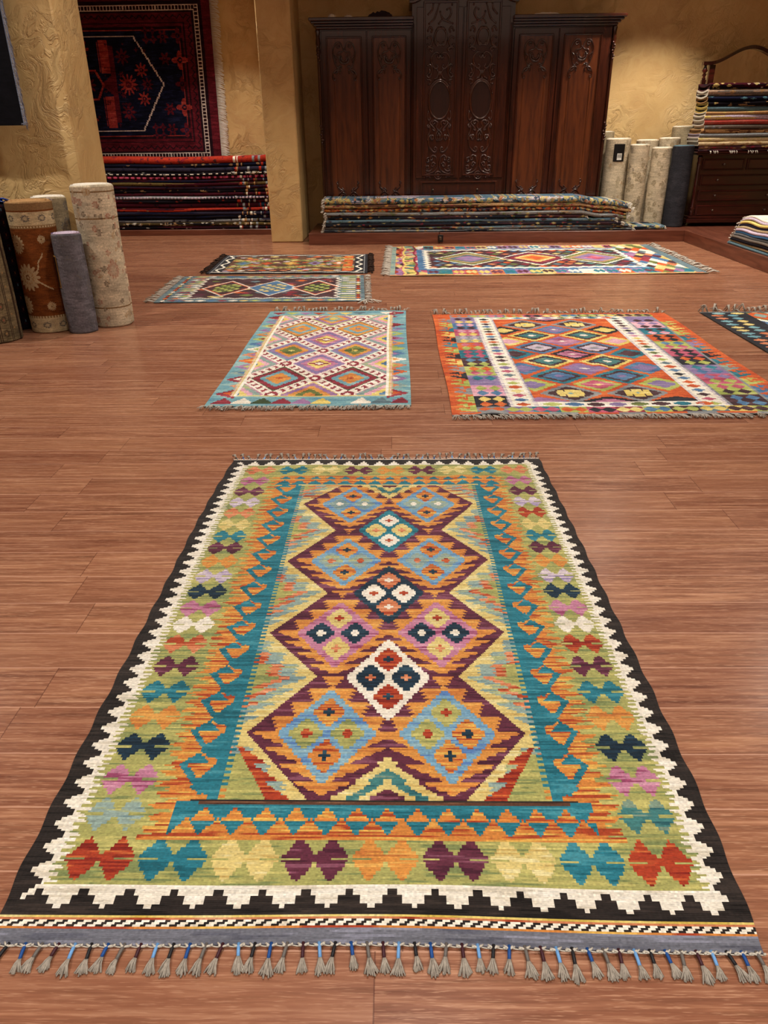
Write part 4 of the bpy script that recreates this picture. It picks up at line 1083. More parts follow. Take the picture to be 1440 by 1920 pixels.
    UP = [[(-10, -28), (-26, -46), (-60, -44), (-90, -8), (-92, 40), (-66, 84), (-36, 98), (-22, 80), (-36, 66)], [(-10, -28), (-4, -8), (-22, 2), (-32, -12)],
          [(-130, 70), (-112, 60), (-88, 76), (-84, 130), (-110, 176), (-134, 168), (-130, 150)], [(-110, 100), (-104, 130), (-120, 140)],
          [(-44, -242), (-62, -200), (-56, -140), (-34, -110), (-18, -122), (-28, -136)], [(-44, -242), (-26, -262), (0, -266)],
          [(-134, -176), (-104, -186), (-84, -150), (-100, -110), (-128, -104), (-134, -120)], [(-134, -90), (-100, -92), (-76, -76), (-92, -58), (-110, -70)],
          [(-132, -240), (-112, -270), (-90, -250), (-96, -230)], [(-30, 110), (-14, 140), (-30, 176), (-54, 190)], [(-6, 120), (0, 160), (-6, 190)],
          [(-130, 196), (-104, 200), (-96, 226), (-116, 240)]]
    SW = [[(-120, -300), (-70, -340), (-44, -400), (-20, -470)], [(120, -300), (60, -320), (10, -350), (-10, -400)], [(-20, -300), (10, -330), (60, -330), (100, -380), (90, -430), (60, -420)],
          [(-130, -380), (-90, -420), (-80, -470)], [(40, -480), (90, -500), (110, -460)]]
    sc = 1.15e-3
    for x0, x1, sg in ((.255, .80, 1), (.81, 1.355, -1)):
        m = MB(); m.box(x0, x1, FY - .05, FY - .028, .73, 2.56, bev=.004); d = m.build('door', M_ward, root)
        cx = x0 + .275 - sg * .0 + (.0 if sg > 0 else -.005)
        cx = .54 if sg > 0 else 1.045
        w2 = .185
        f = MB(); frame(f, cx - w2 - .02, cx + w2 + .02, .755, 2.62, FY - .05, .024, .02); f.build('door_moulding', M_ward, d)
        c = MB()
        c.box(cx - w2, cx + w2, FY - .052, FY - .048, .775, 2.6)
        zc = .755 + .46
        carve(c, SCR, cx, zc, sc, YC - .006, .011)
        carve(c, [ringp(0, 393, 38, 38)], cx, zc, sc, YC - .008, .010, False, False); carve(c, [ringp(0, 393, 16, 16)], cx, zc, sc, YC - .008, .008, False, False)
        zo = 1.60
        carve(c, [ringp(0, 0, 112, 175, 32)], cx, zo, sc, YC - .008, .012, False, False); carve(c, [ringp(0, 0, 126, 192, 32, 200, 340)], cx, zo, sc, YC - .006, .010, False)
        for k in range(13):
            a = math.radians(30 + k * 10); c.lathe([(.0005, -.012), (.010, -.008), (.012, 0), (.0005, .01)], cx + 126 * sc * math.cos(a), zo + 192 * sc * math.sin(a), YC - .004, 8, 0, 'y')
        zu = 2.05
        carve(c, UP, cx, zu, sc, YC - .006, .011)
        carve(c, [ringp(0, -186, 58, 74)], cx, zu, sc, YC - .008, .010, False, False)
        carve(c, [[(sg * u, v) for u, v in s_] for s_ in SW], cx, zu, sc, YC - .006, .010, False)
        o = c.build('carving', M_ward, d)
        p = MB(); p.prism([(cx + 106 * sc * math.cos(t * math.pi / 16), zo + 168 * sc * math.sin(t * math.pi / 16)) for t in range(32)], YC - .0045, YC - .001, 'y'); p.build('oval_panel', M_oval, d)
    m = MB(); m.box(.30, 1.31, FY - .05, FY - .028, .50, .70, bev=.003); dr = m.build('drawer', M_ward, root)
    f = MB(); frame(f, .315, 1.295, .49, .695, FY - .05, .024, .02); f.build('drawer_moulding', M_ward, dr)
    for x in (.475, 1.045):
        k = MB(); k.lathe([(.0005, 0), (.006, .001), (.006, .012), (.012, .018), (.013, .024), (.008, .03), (.0005, .031)], x, .595, FY - .05, 14, 0, 'y'); k.build('knob', M_brass, dr)
    m = MB(); m.box(.27, 1.34, FY - .045, FY - .02, .25, .47, bev=.003); m.build('drawer', M_ward, root)
    # carved quarter columns on the outer corners
    for x in (-.925, 2.605):
        m = MB(); m.lathe([(.012, 0), (.024, .02), (.02, .05), (.026, .07), (.017, .11), (.019, 1.0), (.017, 1.86), (.028, 1.9), (.02, 1.94), (.03, 1.98), (.022, 2.05), (.03, 2.1), (.02, 2.13)], x, FY + .01, .24, 12)
        for k in range(7):
            for dz, zz in ((.045, 1.15), (.04, 2.02)):
                m.lathe([(.001, -.012), (.014, -.008), (.016, .0), (.012, .008), (.001, .012)], x + .012 * math.sin(k * 1.7), FY - .012, zz + k * dz * .7, 8)
        m.build('corner_column', M_ward, root)
    settle2(root)
def settle2(root):
    off = Vector(root.location); T = Matrix.Translation(-off); seen = set()
    def rec(o):
        for c in o.children:
            if c.type == 'MESH' and c.data.name not in seen: c.data.transform(T); seen.add(c.data.name)
            rec(c)
    rec(root)
wardrobe()

# small things lying on top of the wardrobe
def crumple(name, label, cat, x0, x1, y0, y1, z, h, mat, seed):
    r = random.Random(seed); n = 14; mb = MB(); vs = []
    for j in range(7):
        for i in range(n):
            u, v = i / (n - 1), j / 6; e = math.sin(math.pi * u) ** .5 * math.sin(math.pi * v) ** .6
            vs.append((x0 + (x1 - x0) * u, y0 + (y1 - y0) * v, z + .001 + h * e * r.uniform(.45, 1)))
    fs = [(j * n + i, j * n + i + 1, (j + 1) * n + i + 1, (j + 1) * n + i) for j in range(6) for i in range(n - 1)]
    mb.add(vs, fs, 0, True); b = [(x, y, z) for x, y, _ in vs]
    mb.add(b, [tuple(reversed(f)) for f in fs], 0)
    tag(mb.build(name, mat), label, cat)
crumple('paper_sheet', 'curled white paper on the wardrobe top, at its left end', 'paper', -.79, -.70, 10.44, 10.5, 2.471, .045, M_white, 1)
crumple('paper_sheet', 'small flat white paper on the wardrobe top beside the purple cloth', 'paper', -.60, -.50, 10.43, 10.5, 2.471, .028, M_white, 2)
crumple('folded_cloth', 'crumpled dark purple cloth on the left wardrobe top', 'cloth', -.33, -.02, 10.45, 10.75, 2.471, .085, M_purple, 3)
crumple('paper_sheet', 'longer white crumpled paper on the right side of the wardrobe top', 'paper', 1.62, 1.93, 10.42, 10.5, 2.471, .026, M_white, 4)

# ------------------------------------------------------------------ folded rugs
def colfn(names, seg=None, seed=0, speck=None, dens=.0, sx=.03, row_white=None):
    """colour of the visible fold: base names along the length, seg = list of (s0,s1,name), speck = names scattered as motifs"""
    r = np.random.default_rng(seed)
    def fn(s, u, Ls):                       # s metres along (array), u around the fold 0..1
        base = np.array([PAL[n][0] for n in names])
        k = streak(s.shape[0], s.shape[1], 26, seed + 3, .8)
        q = np.clip(((k + 1.5) / 3 * len(names)).astype(int), 0, len(names) - 1)
        c = base[q].copy()
        for s0, s1, nm in (seg or []):
            mk = (s >= s0) & (s < s1); c[mk] = PAL[nm][0]
        if speck is not None and dens > 0:
            n = int(dens * Ls / sx)
            for _ in range(n):
                cs = r.uniform(0, Ls); cu = r.uniform(.05, .95); w_ = r.uniform(.35, 1.0) * sx; h_ = r.uniform(.1, .3)
                nm = speck[r.integers(len(speck))]
                mk = (np.abs(s - cs) / w_ + np.abs(u - cu) / h_) < 1
                c[mk] = PAL[nm][0] * .7 + c[mk] * .2
        if row_white:
            nm, p, du = row_white
            mk = (((s / p) % 1) < .45) & (np.abs(u - .5) < du); c[mk] = PAL[nm][0]
        c = c * (1 + r.normal(0, .05, s.shape + (1,)))
        return c
    return fn
def folded_rug(name, label, x0, x1, yf, depth, z0, th, fn, back='white', edge='white', group=None, axis='x', sag=0.0, curve=None, seed=0, tassel=(False, False), tmat=None, cell=.014, tlen=.04, mat=None, edgew=.006, zc=None):
    """rug folded twice; its rounded fold faces -y (axis x) or -x (axis y); ribbon of real thickness extruded along its length"""
    t = th / 4.0
    ro, ri = th / 2.0, th / 2.0 - t
    path = []                                   # (d = distance back from the fold front, z, side)
    na = 9
    for k in range(na + 1):                      # outer surface round the fold from top back to bottom back
        pass
    outer = [(depth * (1 - k / 5), th) for k in range(5)] 
    outer = [(d if d > ro else ro, z) for d, z in outer]
    arc = [(ro - ro * math.sin(math.pi * k / 10), ro + ro * math.cos(math.pi * k / 10)) for k in range(11)]
    low = [(ro + (depth - ro) * k / 4, 0) for k in range(1, 5)]
    out = outer[:-1] + arc + low
    arci = [(ro - ri * math.sin(math.pi * k / 10), ro + ri * math.cos(math.pi * k / 10)) for k in range(11)]
    inn = [(depth * (1 - k / 5), th - t) for k in range(4)] + arci + [(ro + (depth - ro) * k / 4, t) for k in range(1, 5)]
    n = len(out); Ls = x1 - x0; ns = max(4, int(Ls / cell))
    S = np.linspace(0, Ls, ns + 1)
    rr = random.Random(seed); ph = rr.uniform(0, 6); ph2 = rr.uniform(0, 6)
    def place(s, d, z):
        dz = 0.0025 * math.sin(s * 2.1 + ph) + .0018 * math.sin(s * 5.3 + ph2)
        dd = .006 * math.sin(s * 1.7 + ph2) + .003 * math.sin(s * 7 + ph)
        dz += sag * (-math.sin(math.pi * min(1, d / depth)))
        if curve is not None: dz += curve(s)
        zz = z0 + z + dz
        if z0 < .15: zz = max(zz, z0)
        return (x0 + s, yf + d + dd, zz) if axis == 'x' else (yf + d + dd, x0 + s, zz)
    V = [place(s, d, z) for s in S for d, z in out]
    nf = n - 1
    F = [(i * n + k, i * n + k + 1, (i + 1) * n + k + 1, (i + 1) * n + k) for i in range(ns) for k in range(nf)]
    sm = (S[:-1] + S[1:]) / 2; uu = (np.arange(nf) + .5) / nf
    SS, UU = np.meshgrid(sm, np.clip((uu - .2) / .6, 0, 1), indexing='ij')
    col = fn(SS.T, UU.T, Ls).transpose(1, 0, 2).reshape(-1, 3)
    em = (SS < edgew) | (SS > Ls - edgew); col[em.reshape(-1)] = PAL[edge][0]
    col = list(col)
    # end faces: edge of the outer ribbon, plus the inner ribbon
    for s, flip in ((0.0, 0), (Ls, 1)):
        b = len(V); V += [place(s, *p) for p in out] + [place(s, *p) for p in inn]
        for k in range(nf):
            F.append((b + k, b + n + k, b + n + k + 1, b + k + 1) if not flip else (b + k, b + k + 1, b + n + k + 1, b + n + k)); col.append(PAL[edge][0] * .92)
        r2 = ri - .0035; r3 = max(r2 - t, .001)
        def loop(r): return [(depth * .97, ro + r)] + [(ro + .01 - r * math.sin(math.pi * k / 6), ro + r * math.cos(math.pi * k / 6)) for k in range(7)] + [(depth * .97, ro - r)]
        A, B = loop(r2), loop(r3); b = len(V); sc_ = s + (.006 if not flip else -.006); V += [place(sc_, *p) for p in A] + [place(sc_, *p) for p in B]; q = len(A)
        for k in range(q - 1): F.append((b + k, b + q + k, b + q + k + 1, b + k + 1) if not flip else (b + k, b + k + 1, b + q + k + 1, b + q + k)); col.append(PAL[edge][0] * .85)
        # sheet set back between the folds, back colour darkened
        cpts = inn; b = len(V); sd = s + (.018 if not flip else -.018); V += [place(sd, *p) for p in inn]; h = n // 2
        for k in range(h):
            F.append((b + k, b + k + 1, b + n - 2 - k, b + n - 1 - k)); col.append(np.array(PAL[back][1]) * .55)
    # back closing face
    b = len(V); V += [place(s, depth, z) for s in S for z in (0, th)]
    for i in range(ns): F.append((b + 2 * i, b + 2 * i + 1, b + 2 * i + 3, b + 2 * i + 2)); col.append(PAL[back][0] * .8)
    o = quads_object(name, V, F, np.array(col), mat or M_pile, None, False)
    me = o.data
    c = Vector(place(Ls / 2, depth / 2, 0)); me.transform(Matrix.Translation(-c)); o.location = c
    tag(o, label, 'rug', group)
    for e, on in enumerate(tassel):
        if not on: continue
        mb = MB(); r = random.Random(seed * 3 + e)
        s = 0 if e == 0 else Ls; sg = -1 if e == 0 else 1
        for k in range(int(10 * max(1, depth / .4)) + 6):
            d = r.uniform(0, depth) if k > 5 else r.uniform(0, .05); z = r.choice([t * .5, th - t * .5, th * .35, th * .65])
            p0 = Vector(place(s, d, z)); ax = Vector((sg, 0, 0)) if axis == 'x' else Vector((0, sg, 0)); lat = Vector((0, -1, 0)) if axis == 'x' else Vector((-1, 0, 0))
            p1 = p0 + ax * tlen * .45 + lat * r.uniform(-.01, .015) + Vector((0, 0, r.uniform(-.006, .006)))
            p2 = p1 + ax * tlen * r.uniform(.0, .5) + lat * r.uniform(-.01, .02) + Vector((0, 0, -r.uniform(.005, .03)))
            p2.z = max(p2.z, z0 - 0.02 if z0 > PT + .05 else z0 + .004)
            mb.tube([p0, p1, p2], .0045, 5, 0, taper=lambda u: .7 + .6 * u)
        f = mb.build('fringe', tmat or M_cord); f.data.transform(Matrix.Translation(-c)); f.parent = o; f['kind'] = 'stuff'
    return o

def dull(fn, g=.95, d=.12):
    def f(s, u, Ls):
        c = fn(s, u, Ls); return g * (c * (1 - d) + c.mean(-1, keepdims=True) * d)
    return f
# stack on the platform in front of the wardrobe
def mid_stack():
    X0, X1 = -.90, 2.93
    spec = [  # from the bottom: thickness, x0, x1, base names, specks, density, words
        (.030, -.90, 2.95, ['ink', 'ggrey', 'choc'], ['tan', 'cream', 'steel'], .5, 'dark grey rug, lowest of the folded stack before the wardrobe'),
        (.036, -.89, 2.90, ['ggrey', 'steel', 'choc'], ['tan', 'salmon', 'olive', 'cream'], .7, 'grey rug with tan motifs, second from the bottom before the wardrobe'),
        (.040, -.88, 2.80, ['ink', 'ink', 'choc'], ['cream', 'tan', 'olive', 'dred'], .4, 'black folded rug directly under the steel-blue one before the wardrobe'),
        (.040, -.87, 2.72, ['slate', 'steel', 'slate', 'ggrey'], ['salmon', 'cream', 'dkgreen', 'choc'], .4, 'steel-blue folded rug whose short right end stops early, before the wardrobe'),
        (.038, -.85, 2.35, ['ink', 'ink', 'choc'], ['cream', 'olive', 'salmon', 'orange'], .5, 'black folded rug directly above the steel-blue one before the wardrobe'),
        (.042, -.86, 2.86, ['ggrey', 'gbrown', 'ggrey'], ['tan', 'olive', 'choc', 'cream'], .5, 'blue-grey folded rug in the middle of the stack before the wardrobe'),
        (.046, -.89, 2.86, ['choc', 'ink', 'brown'], ['red', 'orange', 'cream', 'salmon', 'steel', 'hot'], 4.0, 'dark rug with a row of red and gold blocks, third from the stack top'),
        (.044, -.88, 2.91, ['brown', 'brown', 'tan', 'brown'], ['cream', 'tan', 'orange', 'dred', 'olive'], 1.3, 'rust brown folded rug just under the light blue top one'),
        (.072, -.88, 2.87, ['slate', 'slate', 'steel', 'lilac'], ['cream', 'tan', 'salmon', 'white', 'yellow', 'navy'], 3.6, 'light blue floral rug lying on top of the stack before the wardrobe')]
    pal('gbrown', '#6E645C', '#5A504A', '#847A70'); pal('slate', '#4E6A82', '#3E586E', '#6A8498')
    z = PT + .001
    def drop(s):
        q = lambda a, b: (lambda t: t * t * (3 - 2 * t))(min(1, max(0, (s - a) / (b - a))))
        return -.038 * q(3.12, 3.4) - .038 * q(3.5, 3.8)
    for k, (th, xa, xb, base, sp, dn, lab) in enumerate(spec):
        cv_ = drop if k > 4 else None
        folded_rug('folded_rug', lab, xa, xb, 9.965 + .008 * math.sin(k * 2.3), .405, z, th, dull(colfn(base, None, 40 + k, sp, dn, .035)), 'choc', 'white', 'folded rugs stacked before the wardrobe', seed=k + 3, tassel=(True, True), curve=cv_, tlen=.05)
        z += th + .0015
mid_stack()
folded_rug('folded_rug', 'thin flat grey folded rug lying right of the stack before the wardrobe', 2.96, 3.36, 9.985, .42, PT + .001, .045, colfn(['ggrey', 'steel', 'ink'], None, 77, ['lilac', 'cream'], 2, .03), 'ggrey', 'white', seed=31, tassel=(False, True), tlen=.03)

# dark red stack in the alcove
def red_stack():
    lab = ['bright red folded rug on top of the alcove stack', 'navy folded rug with a thin beige line under the red top rug', 'plain dark grey-purple folded rug, third from the alcove stack top',
           'black folded rug with a row of white dashes in the alcove stack', 'maroon rug with tiny pink dots just under the white-dashed one', 'dark navy rug just above the olive-gold one in the alcove stack', 'olive-gold edged folded rug in the upper alcove stack',
           'dark purple folded rug just under the olive-gold one', 'black folded rug with a thin beige line midway down the alcove stack', 'maroon folded rug just above the pale grey-white lined one', 'rug with a pale grey-white edge line in the alcove stack middle',
           'maroon speckled folded rug just under the pale-lined one', 'maroon rug with a long royal blue middle stretch in the alcove stack', 'deep maroon folded rug just under the blue-centred one', 'dark navy plain folded rug in the lower alcove stack',
           'black-navy folded rug, fourth from the bottom in the alcove', 'grey-olive folded rug, third from the bottom in the alcove', 'olive brown rug with small white motifs, second from the alcove bottom', 'near-black and maroon folded rug at the bottom of the alcove stack']
    th = [.078, .045, .058, .042, .044, .036, .042, .042, .042, .042, .040, .044, .058, .05, .046, .044, .044, .044, .042]
    pal('redx', '#A83424', '#8C2820', '#B84430'); pal('mar', '#3C0F1A', '#300B14', '#4A1622'); pal('nv', '#14162C', '#0E1020', '#20233E')
    pal('dk', '#17131A', '#0F0C12', '#241E28'); pal('pgr', '#2C2838', '#221E2C', '#3C384A'); pal('oliv', '#5E4E2C', '#4A3C20', '#74643C')
    base = [['redx'], ['nv', 'dk'], ['pgr'], ['dk'], ['mar'], ['nv', 'mar'], ['oliv', 'mar'], ['mar', 'pgr'], ['dk'], ['mar'], ['pgr', 'ggrey'], ['mar', 'dk'], ['mar'], ['mar', 'redx'], ['nv', 'pgr'], ['dk', 'nv'], ['pgr', 'ggrey'], ['oliv', 'dk'], ['dk', 'mar']]
    sp = [['dred', 'choc'], ['tan'], ['nv'], ['white'], ['rose'], ['mar'], ['tan', 'mar'], ['nv'], ['tan'], ['dk'], ['white', 'ggrey'], ['redx', 'nv'], ['dk'], ['tan', 'dk'], ['pgr'], ['dk'], ['pgr'], ['white', 'tan'], ['mar', 'white']]
    z = .076; tot = sum(th); s_ = (1.0 - .076) / tot; zz = 1.0
    for k in range(19):
        t = th[k] * s_; zz -= t
        seg = []
        r = random.Random(k)
        if k == 12: seg = [(2.65, 3.2, 'navy')]
        L0, L1 = -4.55 + r.uniform(-.05, .05), -1.70 + r.uniform(-.03, .01)
        for q in range(8):                                       # busy patterned end on the right
            a = (L1 - L0) - .5 * r.random(); seg.append((a, a + r.uniform(.012, .035), r.choice(['tan', 'white', 'mar', 'dk', 'redx', 'oliv', 'ggrey'])))
        rw = {3: ('white', .085, .12), 4: ('rose', .02, .14), 10: ('lilac', .012, .22), 1: None}.get(k)
        cv_ = lambda s, k=k: .012 * math.sin(s * 1.9 + 1.2) * (1 - k / 19) + .010 * (s - 1.4) * (1 - k / 19) * .4
        folded_rug('folded_rug', lab[k], L0, L1, 11.115 + .006 * math.sin(k * 1.7), .5, zz + .0, t - .0015, colfn(base[k], seg, 120 + k, sp[k], .25 if k not in (0, 17) else .7, .03, rw), 'mar', 'choc', 'dark rugs stacked in the alcove', seed=60 + k, curve=cv_, cell=.016)
red_stack()

# rugs folded on the dresser
def dresser_stack():
    pal('taupe', '#A08470', '#8C7260', '#B49884')
    spec = [(.062, 'dark maroon-black folded rug with white key motifs, topmost on the dresser', ['dk', 'mar'], ['white', 'cream'], .7, 'dk', 'choc'),
            (.080, 'taupe folded rug with pale swirls, second from the top on the dresser', ['gbrown', 'taupe'], ['tan', 'lilac', 'tan'], .5, 'choc', 'white'),
            (.050, 'navy folded rug with light blue marks on the dresser', ['nv'], ['lblue', 'denim', 'nv'], .7, 'nv', 'tan'),
            (.054, 'folded rug of beige and black panels with star motifs on the dresser', ['dk', 'dk', 'tan'], ['cream', 'tan', 'dk'], .9, 'dk', 'cream'),
            (.054, 'plain grey-green folded rug on the dresser', ['steel'], ['steel'], 0, 'steel', 'cream'),
            (.036, 'thin tan folded rug just above the cream one on the dresser', ['tan'], ['cream'], .3, 'tan', 'white'),
            (.056, 'plain cream folded rug just above the red one on the dresser', ['lilac', 'cream'], ['cream'], 0, 'cream', 'white'),
            (.056, 'brick red folded rug in the middle of the dresser pile', ['brick'], ['brick2'], 1.2, 'brick', 'white'),
            (.042, 'grey-brown folded rug with pale scrolls just under the red one', ['gbrown'], ['lilac', 'ggrey'], .5, 'dk', 'white'),
            (.052, 'light brown folded rug with cream scrolls on the dresser', ['tan', 'tan', 'brown'], ['cream', 'brown'], .6, 'brown', 'tan'),
            (.040, 'plain grey folded rug just above the two beige ones on the dresser', ['ggrey'], ['ggrey'], 0, 'dk', 'lilac'),
            (.050, 'beige folded rug, upper of the two beige ones on the dresser', ['beige'], ['cream'], .5, 'choc', 'white'),
            (.044, 'beige folded rug, lower of the two beige ones on the dresser', ['beige'], ['tan'], .5, 'choc', 'white'),
            (.038, 'brown patterned folded rug at the bottom of the dresser pile', ['brown', 'choc'], ['tan', 'cream', 'dred'], 1.3, 'dk', 'choc'),
            (.026, 'thin dark rug with white fringe lying flat on the dresser top', ['choc', 'dk'], ['dk'], 1.0, 'dk', 'choc')]
    pal('brick', '#A8443C', '#8C342E', '#C05A50'); pal('brick2', '#BE6254', '#A8443C', '#BE6254'); pal('gbrown', '#6E645C', '#5A504A', '#847A70'); pal('beige', '#CDB68E', '#BFA47A', '#DCC8A4')
    top = 1.745; tot = sum(s[0] for s in spec); sc_ = (top - 1.006) / tot; z = top
    for k, (th, lab, base, sp, dn, bk, eg) in enumerate(spec):
        t = th * sc_; z -= t
        x0 = 3.745 - .01 * math.sin(k * 1.3) + (.0 if k < 9 else -.03)
        folded_rug('folded_rug', lab, x0, 4.98, 10.255, .40, z, t - .0012, colfn(base, None, 200 + k, sp, dn, .045), bk, eg, 'folded rugs piled on the dresser', seed=90 + k, sag=(.028 * (1 - k / 12) if k < 11 else 0), cell=.012, edgew=.004)
    # white fringe of the lowest rug hanging over the dresser front
    return z
dresser_stack()

# pale flat-weave stack at the right edge
def right_stack():
    cols = ['steel', 'beige', 'dk', 'gbrown', 'ggrey', 'denim', 'lilac', 'beige', 'pgr', 'cream', 'lilac', 'white']
    lab = ['blue-grey flat rug at the bottom of the right edge pile', 'cream flat rug, second from the bottom of the right edge pile', 'near-black flat rug low in the right edge pile', 'grey-brown flat rug low in the right edge pile',
           'mid grey flat rug just under the denim blue one at right', 'denim blue flat rug in the middle of the right edge pile', 'pale grey-lilac flat rug just above the denim blue one', 'beige flat rug with a dark line in the upper right edge pile',
           'dark purple-grey flat rug in the upper right edge pile', 'pale yellow-cream flat rug near the top of the right edge pile', 'light grey flat rug second from the top at the right edge', 'white fringed flat rug on top of the right edge pile']
    z = PT + .001
    for k, c in enumerate(cols):
        t = .0255
        L0, L1 = 7.05, 8.66 - .012 * k + .02 * math.sin(k * 2)
        cv_ = lambda s, k=k: (-.05 * (k / 11) * max(0, (s - 1.15) / .45) ** 2 + .012 * (k / 11) * math.sin(s * 9 + k * .2))
        folded_rug('folded_rug', lab[k], L0, L1, 3.625 + .012 * math.sin(k * 1.9) + .006 * k, .62, z, t - .001, colfn([c], None, 300 + k), c, 'white', 'flat woven rugs piled at the right edge', axis='y', seed=130 + k, curve=cv_, tassel=(False, True), tlen=.035, cell=.02)
        z += t
right_stack()

# ------------------------------------------------------------------ rolled rugs
def ornament(kind, seed, base, c1, c2, c3):
    """colour function over theta(0..1 around) and h (metres up) of a rolled rug"""
    def fn(TH, HH, Hh, R):
        r = np.random.default_rng(seed); c = np.empty(TH.shape + (3,)); c[:] = PAL[base][0]
        n = streak(TH.shape[0], TH.shape[1], 6, seed, .7)[..., None]; c *= 1 + .07 * n
        A = TH * 2 * math.pi * R
        def blob(a, h, w_, hh, nm, petals=0):
            da = np.abs(A - a); da = np.minimum(da, 2 * math.pi * R - da); d = np.sqrt((da / w_) ** 2 + ((HH - h) / hh) ** 2)
            ang = np.arctan2((HH - h) / hh, (((A - a + math.pi * R) % (2 * math.pi * R)) - math.pi * R) / w_)
            lim = 1 + (.35 * np.abs(np.cos(ang * petals / 2)) - .3 if petals else 0)
            al = .9 if kind == 'floral' else (.8 if kind == 'persian' else .5)
            c[d < lim] = PAL[nm][0] * .96 * al + c[d < lim] * (1 - al)
        if kind == 'floral':
            lo, hi = Hh * .13, Hh * .82
            fld = (HH > lo) & (HH < hi)
            c[fld] = PAL[c1][0]; c[fld] *= 1 + .1 * n[fld]
            for b in (lo, hi):
                c[np.abs(HH - b) < .009] = PAL['tan'][0] * .8; c[(np.abs(HH - b) < .006) & (((A / .02) % 1) < .5)] = PAL[base][0]
            c[(HH > Hh - .05)] = PAL['tan'][0] * .8; c[np.abs(HH - (Hh - .055)) < .004] = PAL[c1][0]
            for a, h, w_ in ((.157, .60, .036), (.195, .385, .052), (.125, .195, .038), (.336, .63, .016), (.316, .186, .018), (.47, .5, .04), (.60, .3, .04)):
                blob(a, h, w_ * 1.6, w_ * 1.7, base, 15); blob(a, h, w_ * .85, w_ * .9, 'tan', 13); blob(a, h, w_ * .7, w_ * .75, base, 11); blob(a, h, w_ * .3, w_ * .35, c1, 5); blob(a, h, w_ * .16, w_ * .2, base, 0)
            for k in range(60):                              # curling vine
                t = k / 60; blob((.26 + .06 * t + .006 * math.sin(t * 9)), .42 + .12 * t, .003, .006, base)
                blob(.25 + .10 * t, .37 - .09 * t + .02 * t * t, .004, .005, base)
            for k in range(9):
                blob(.04 + k * .11, Hh * .885, .028, .022, 'gbrown', 9); blob(.04 + k * .11, Hh * .885, .018, .013, base, 9)
                blob(.04 + k * .11, Hh * .065, .028, .022, 'gbrown', 9); blob(.04 + k * .11, Hh * .065, .018, .013, base, 9)
        elif kind == 'oushak':
            for b in (Hh * .15, Hh * .78, Hh * .955): c[np.abs(HH - b) < .004] = PAL['tan'][0] * .75
            for k in range(190):
                a, h = r.uniform(0, 2 * math.pi * R), r.uniform(.02, Hh - .03); w_ = r.uniform(.008, .02) * (1.25 if h < Hh * .15 or h > Hh * .78 else 1)
                nm = [c1, c2, c3][r.integers(3)]
                blob(a, h, w_, w_ * 1.2, nm, 7); blob(a, h, w_ * .62, w_ * .8, base, 5)
            a0 = math.pi * R * .62
            blob(a0, Hh * .42, .042, .06, c1, 13); blob(a0, Hh * .42, .035, .05, base, 11); blob(a0, Hh * .42, .02, .028, base)
        elif kind == 'persian':
            c[:] = PAL[base][0]; c *= 1 + .12 * n
            u = (A / (2 * math.pi * R) * 6) % 1
            for b in (.08, .16, .55, .63, .97): c[np.abs(u - b) < .02] = PAL[c1][0] * .9
            for k in range(10):
                for jj in range(6):
                    a = (jj + .35) / 6 * 2 * math.pi * R; h = .06 + k * Hh / 10
                    blob(a, h, .018, .024, c1, 0); blob(a, h, .012, .017, base, 0); blob(a, h, .007, .009, c2 if k % 3 else c3, 0)
                    blob((jj + .75) / 6 * 2 * math.pi * R, h + .03, .008, .01, c3, 5)
        elif kind == 'damask':
            for k in range(int(120 * Hh)):
                a, h = r.uniform(0, 2 * math.pi * R), r.uniform(0, Hh); w_ = r.uniform(.012, .03)
                nm = c1 if r.random() < .7 else c2; blob(a, h, w_, w_ * 1.3, nm, 9); blob(a, h, w_ * .5, w_ * .6, base, 7)
        else:
            m2 = streak(TH.shape[0], TH.shape[1], 4, seed + 4, .92)
            mk = m2 > .6; c[mk] = c[mk] * .82 + PAL[c1][0] * .18
            mk = m2 < -.8; c[mk] = c[mk] * .88 + PAL[c2][0] * .12
        return c * (1 + r.normal(0, .04, TH.shape + (1,)))
    return fn
pal('lin', '#CBBBA0', '#BBAA8C', '#DACCB4'); pal('lin2', '#A39478', '#92836A', '#B8A98E'); pal('sgrey', '#69666C', '#58555C', '#7A777E'); pal('cgrey', '#34343A', '#2A2A30', '#404046')
pal('rust', '#7A4420', '#6A3818', '#8C5228'); pal('rose2', '#A8604C', '#945040', '#B87462'); pal('olv', '#7C6C50', '#68583E', '#90805F'); pal('dbr', '#4A3A2E', '#3C2E24', '#5A483A'); pal('beige', '#CDB68E', '#BFA47A', '#DCC8A4'); pal('gbrown', '#6E645C', '#5A504A', '#847A70'); pal('dk', '#17131A', '#0F0C12', '#241E28'); pal('mar', '#3C0F1A', '#300B14', '#4A1622')
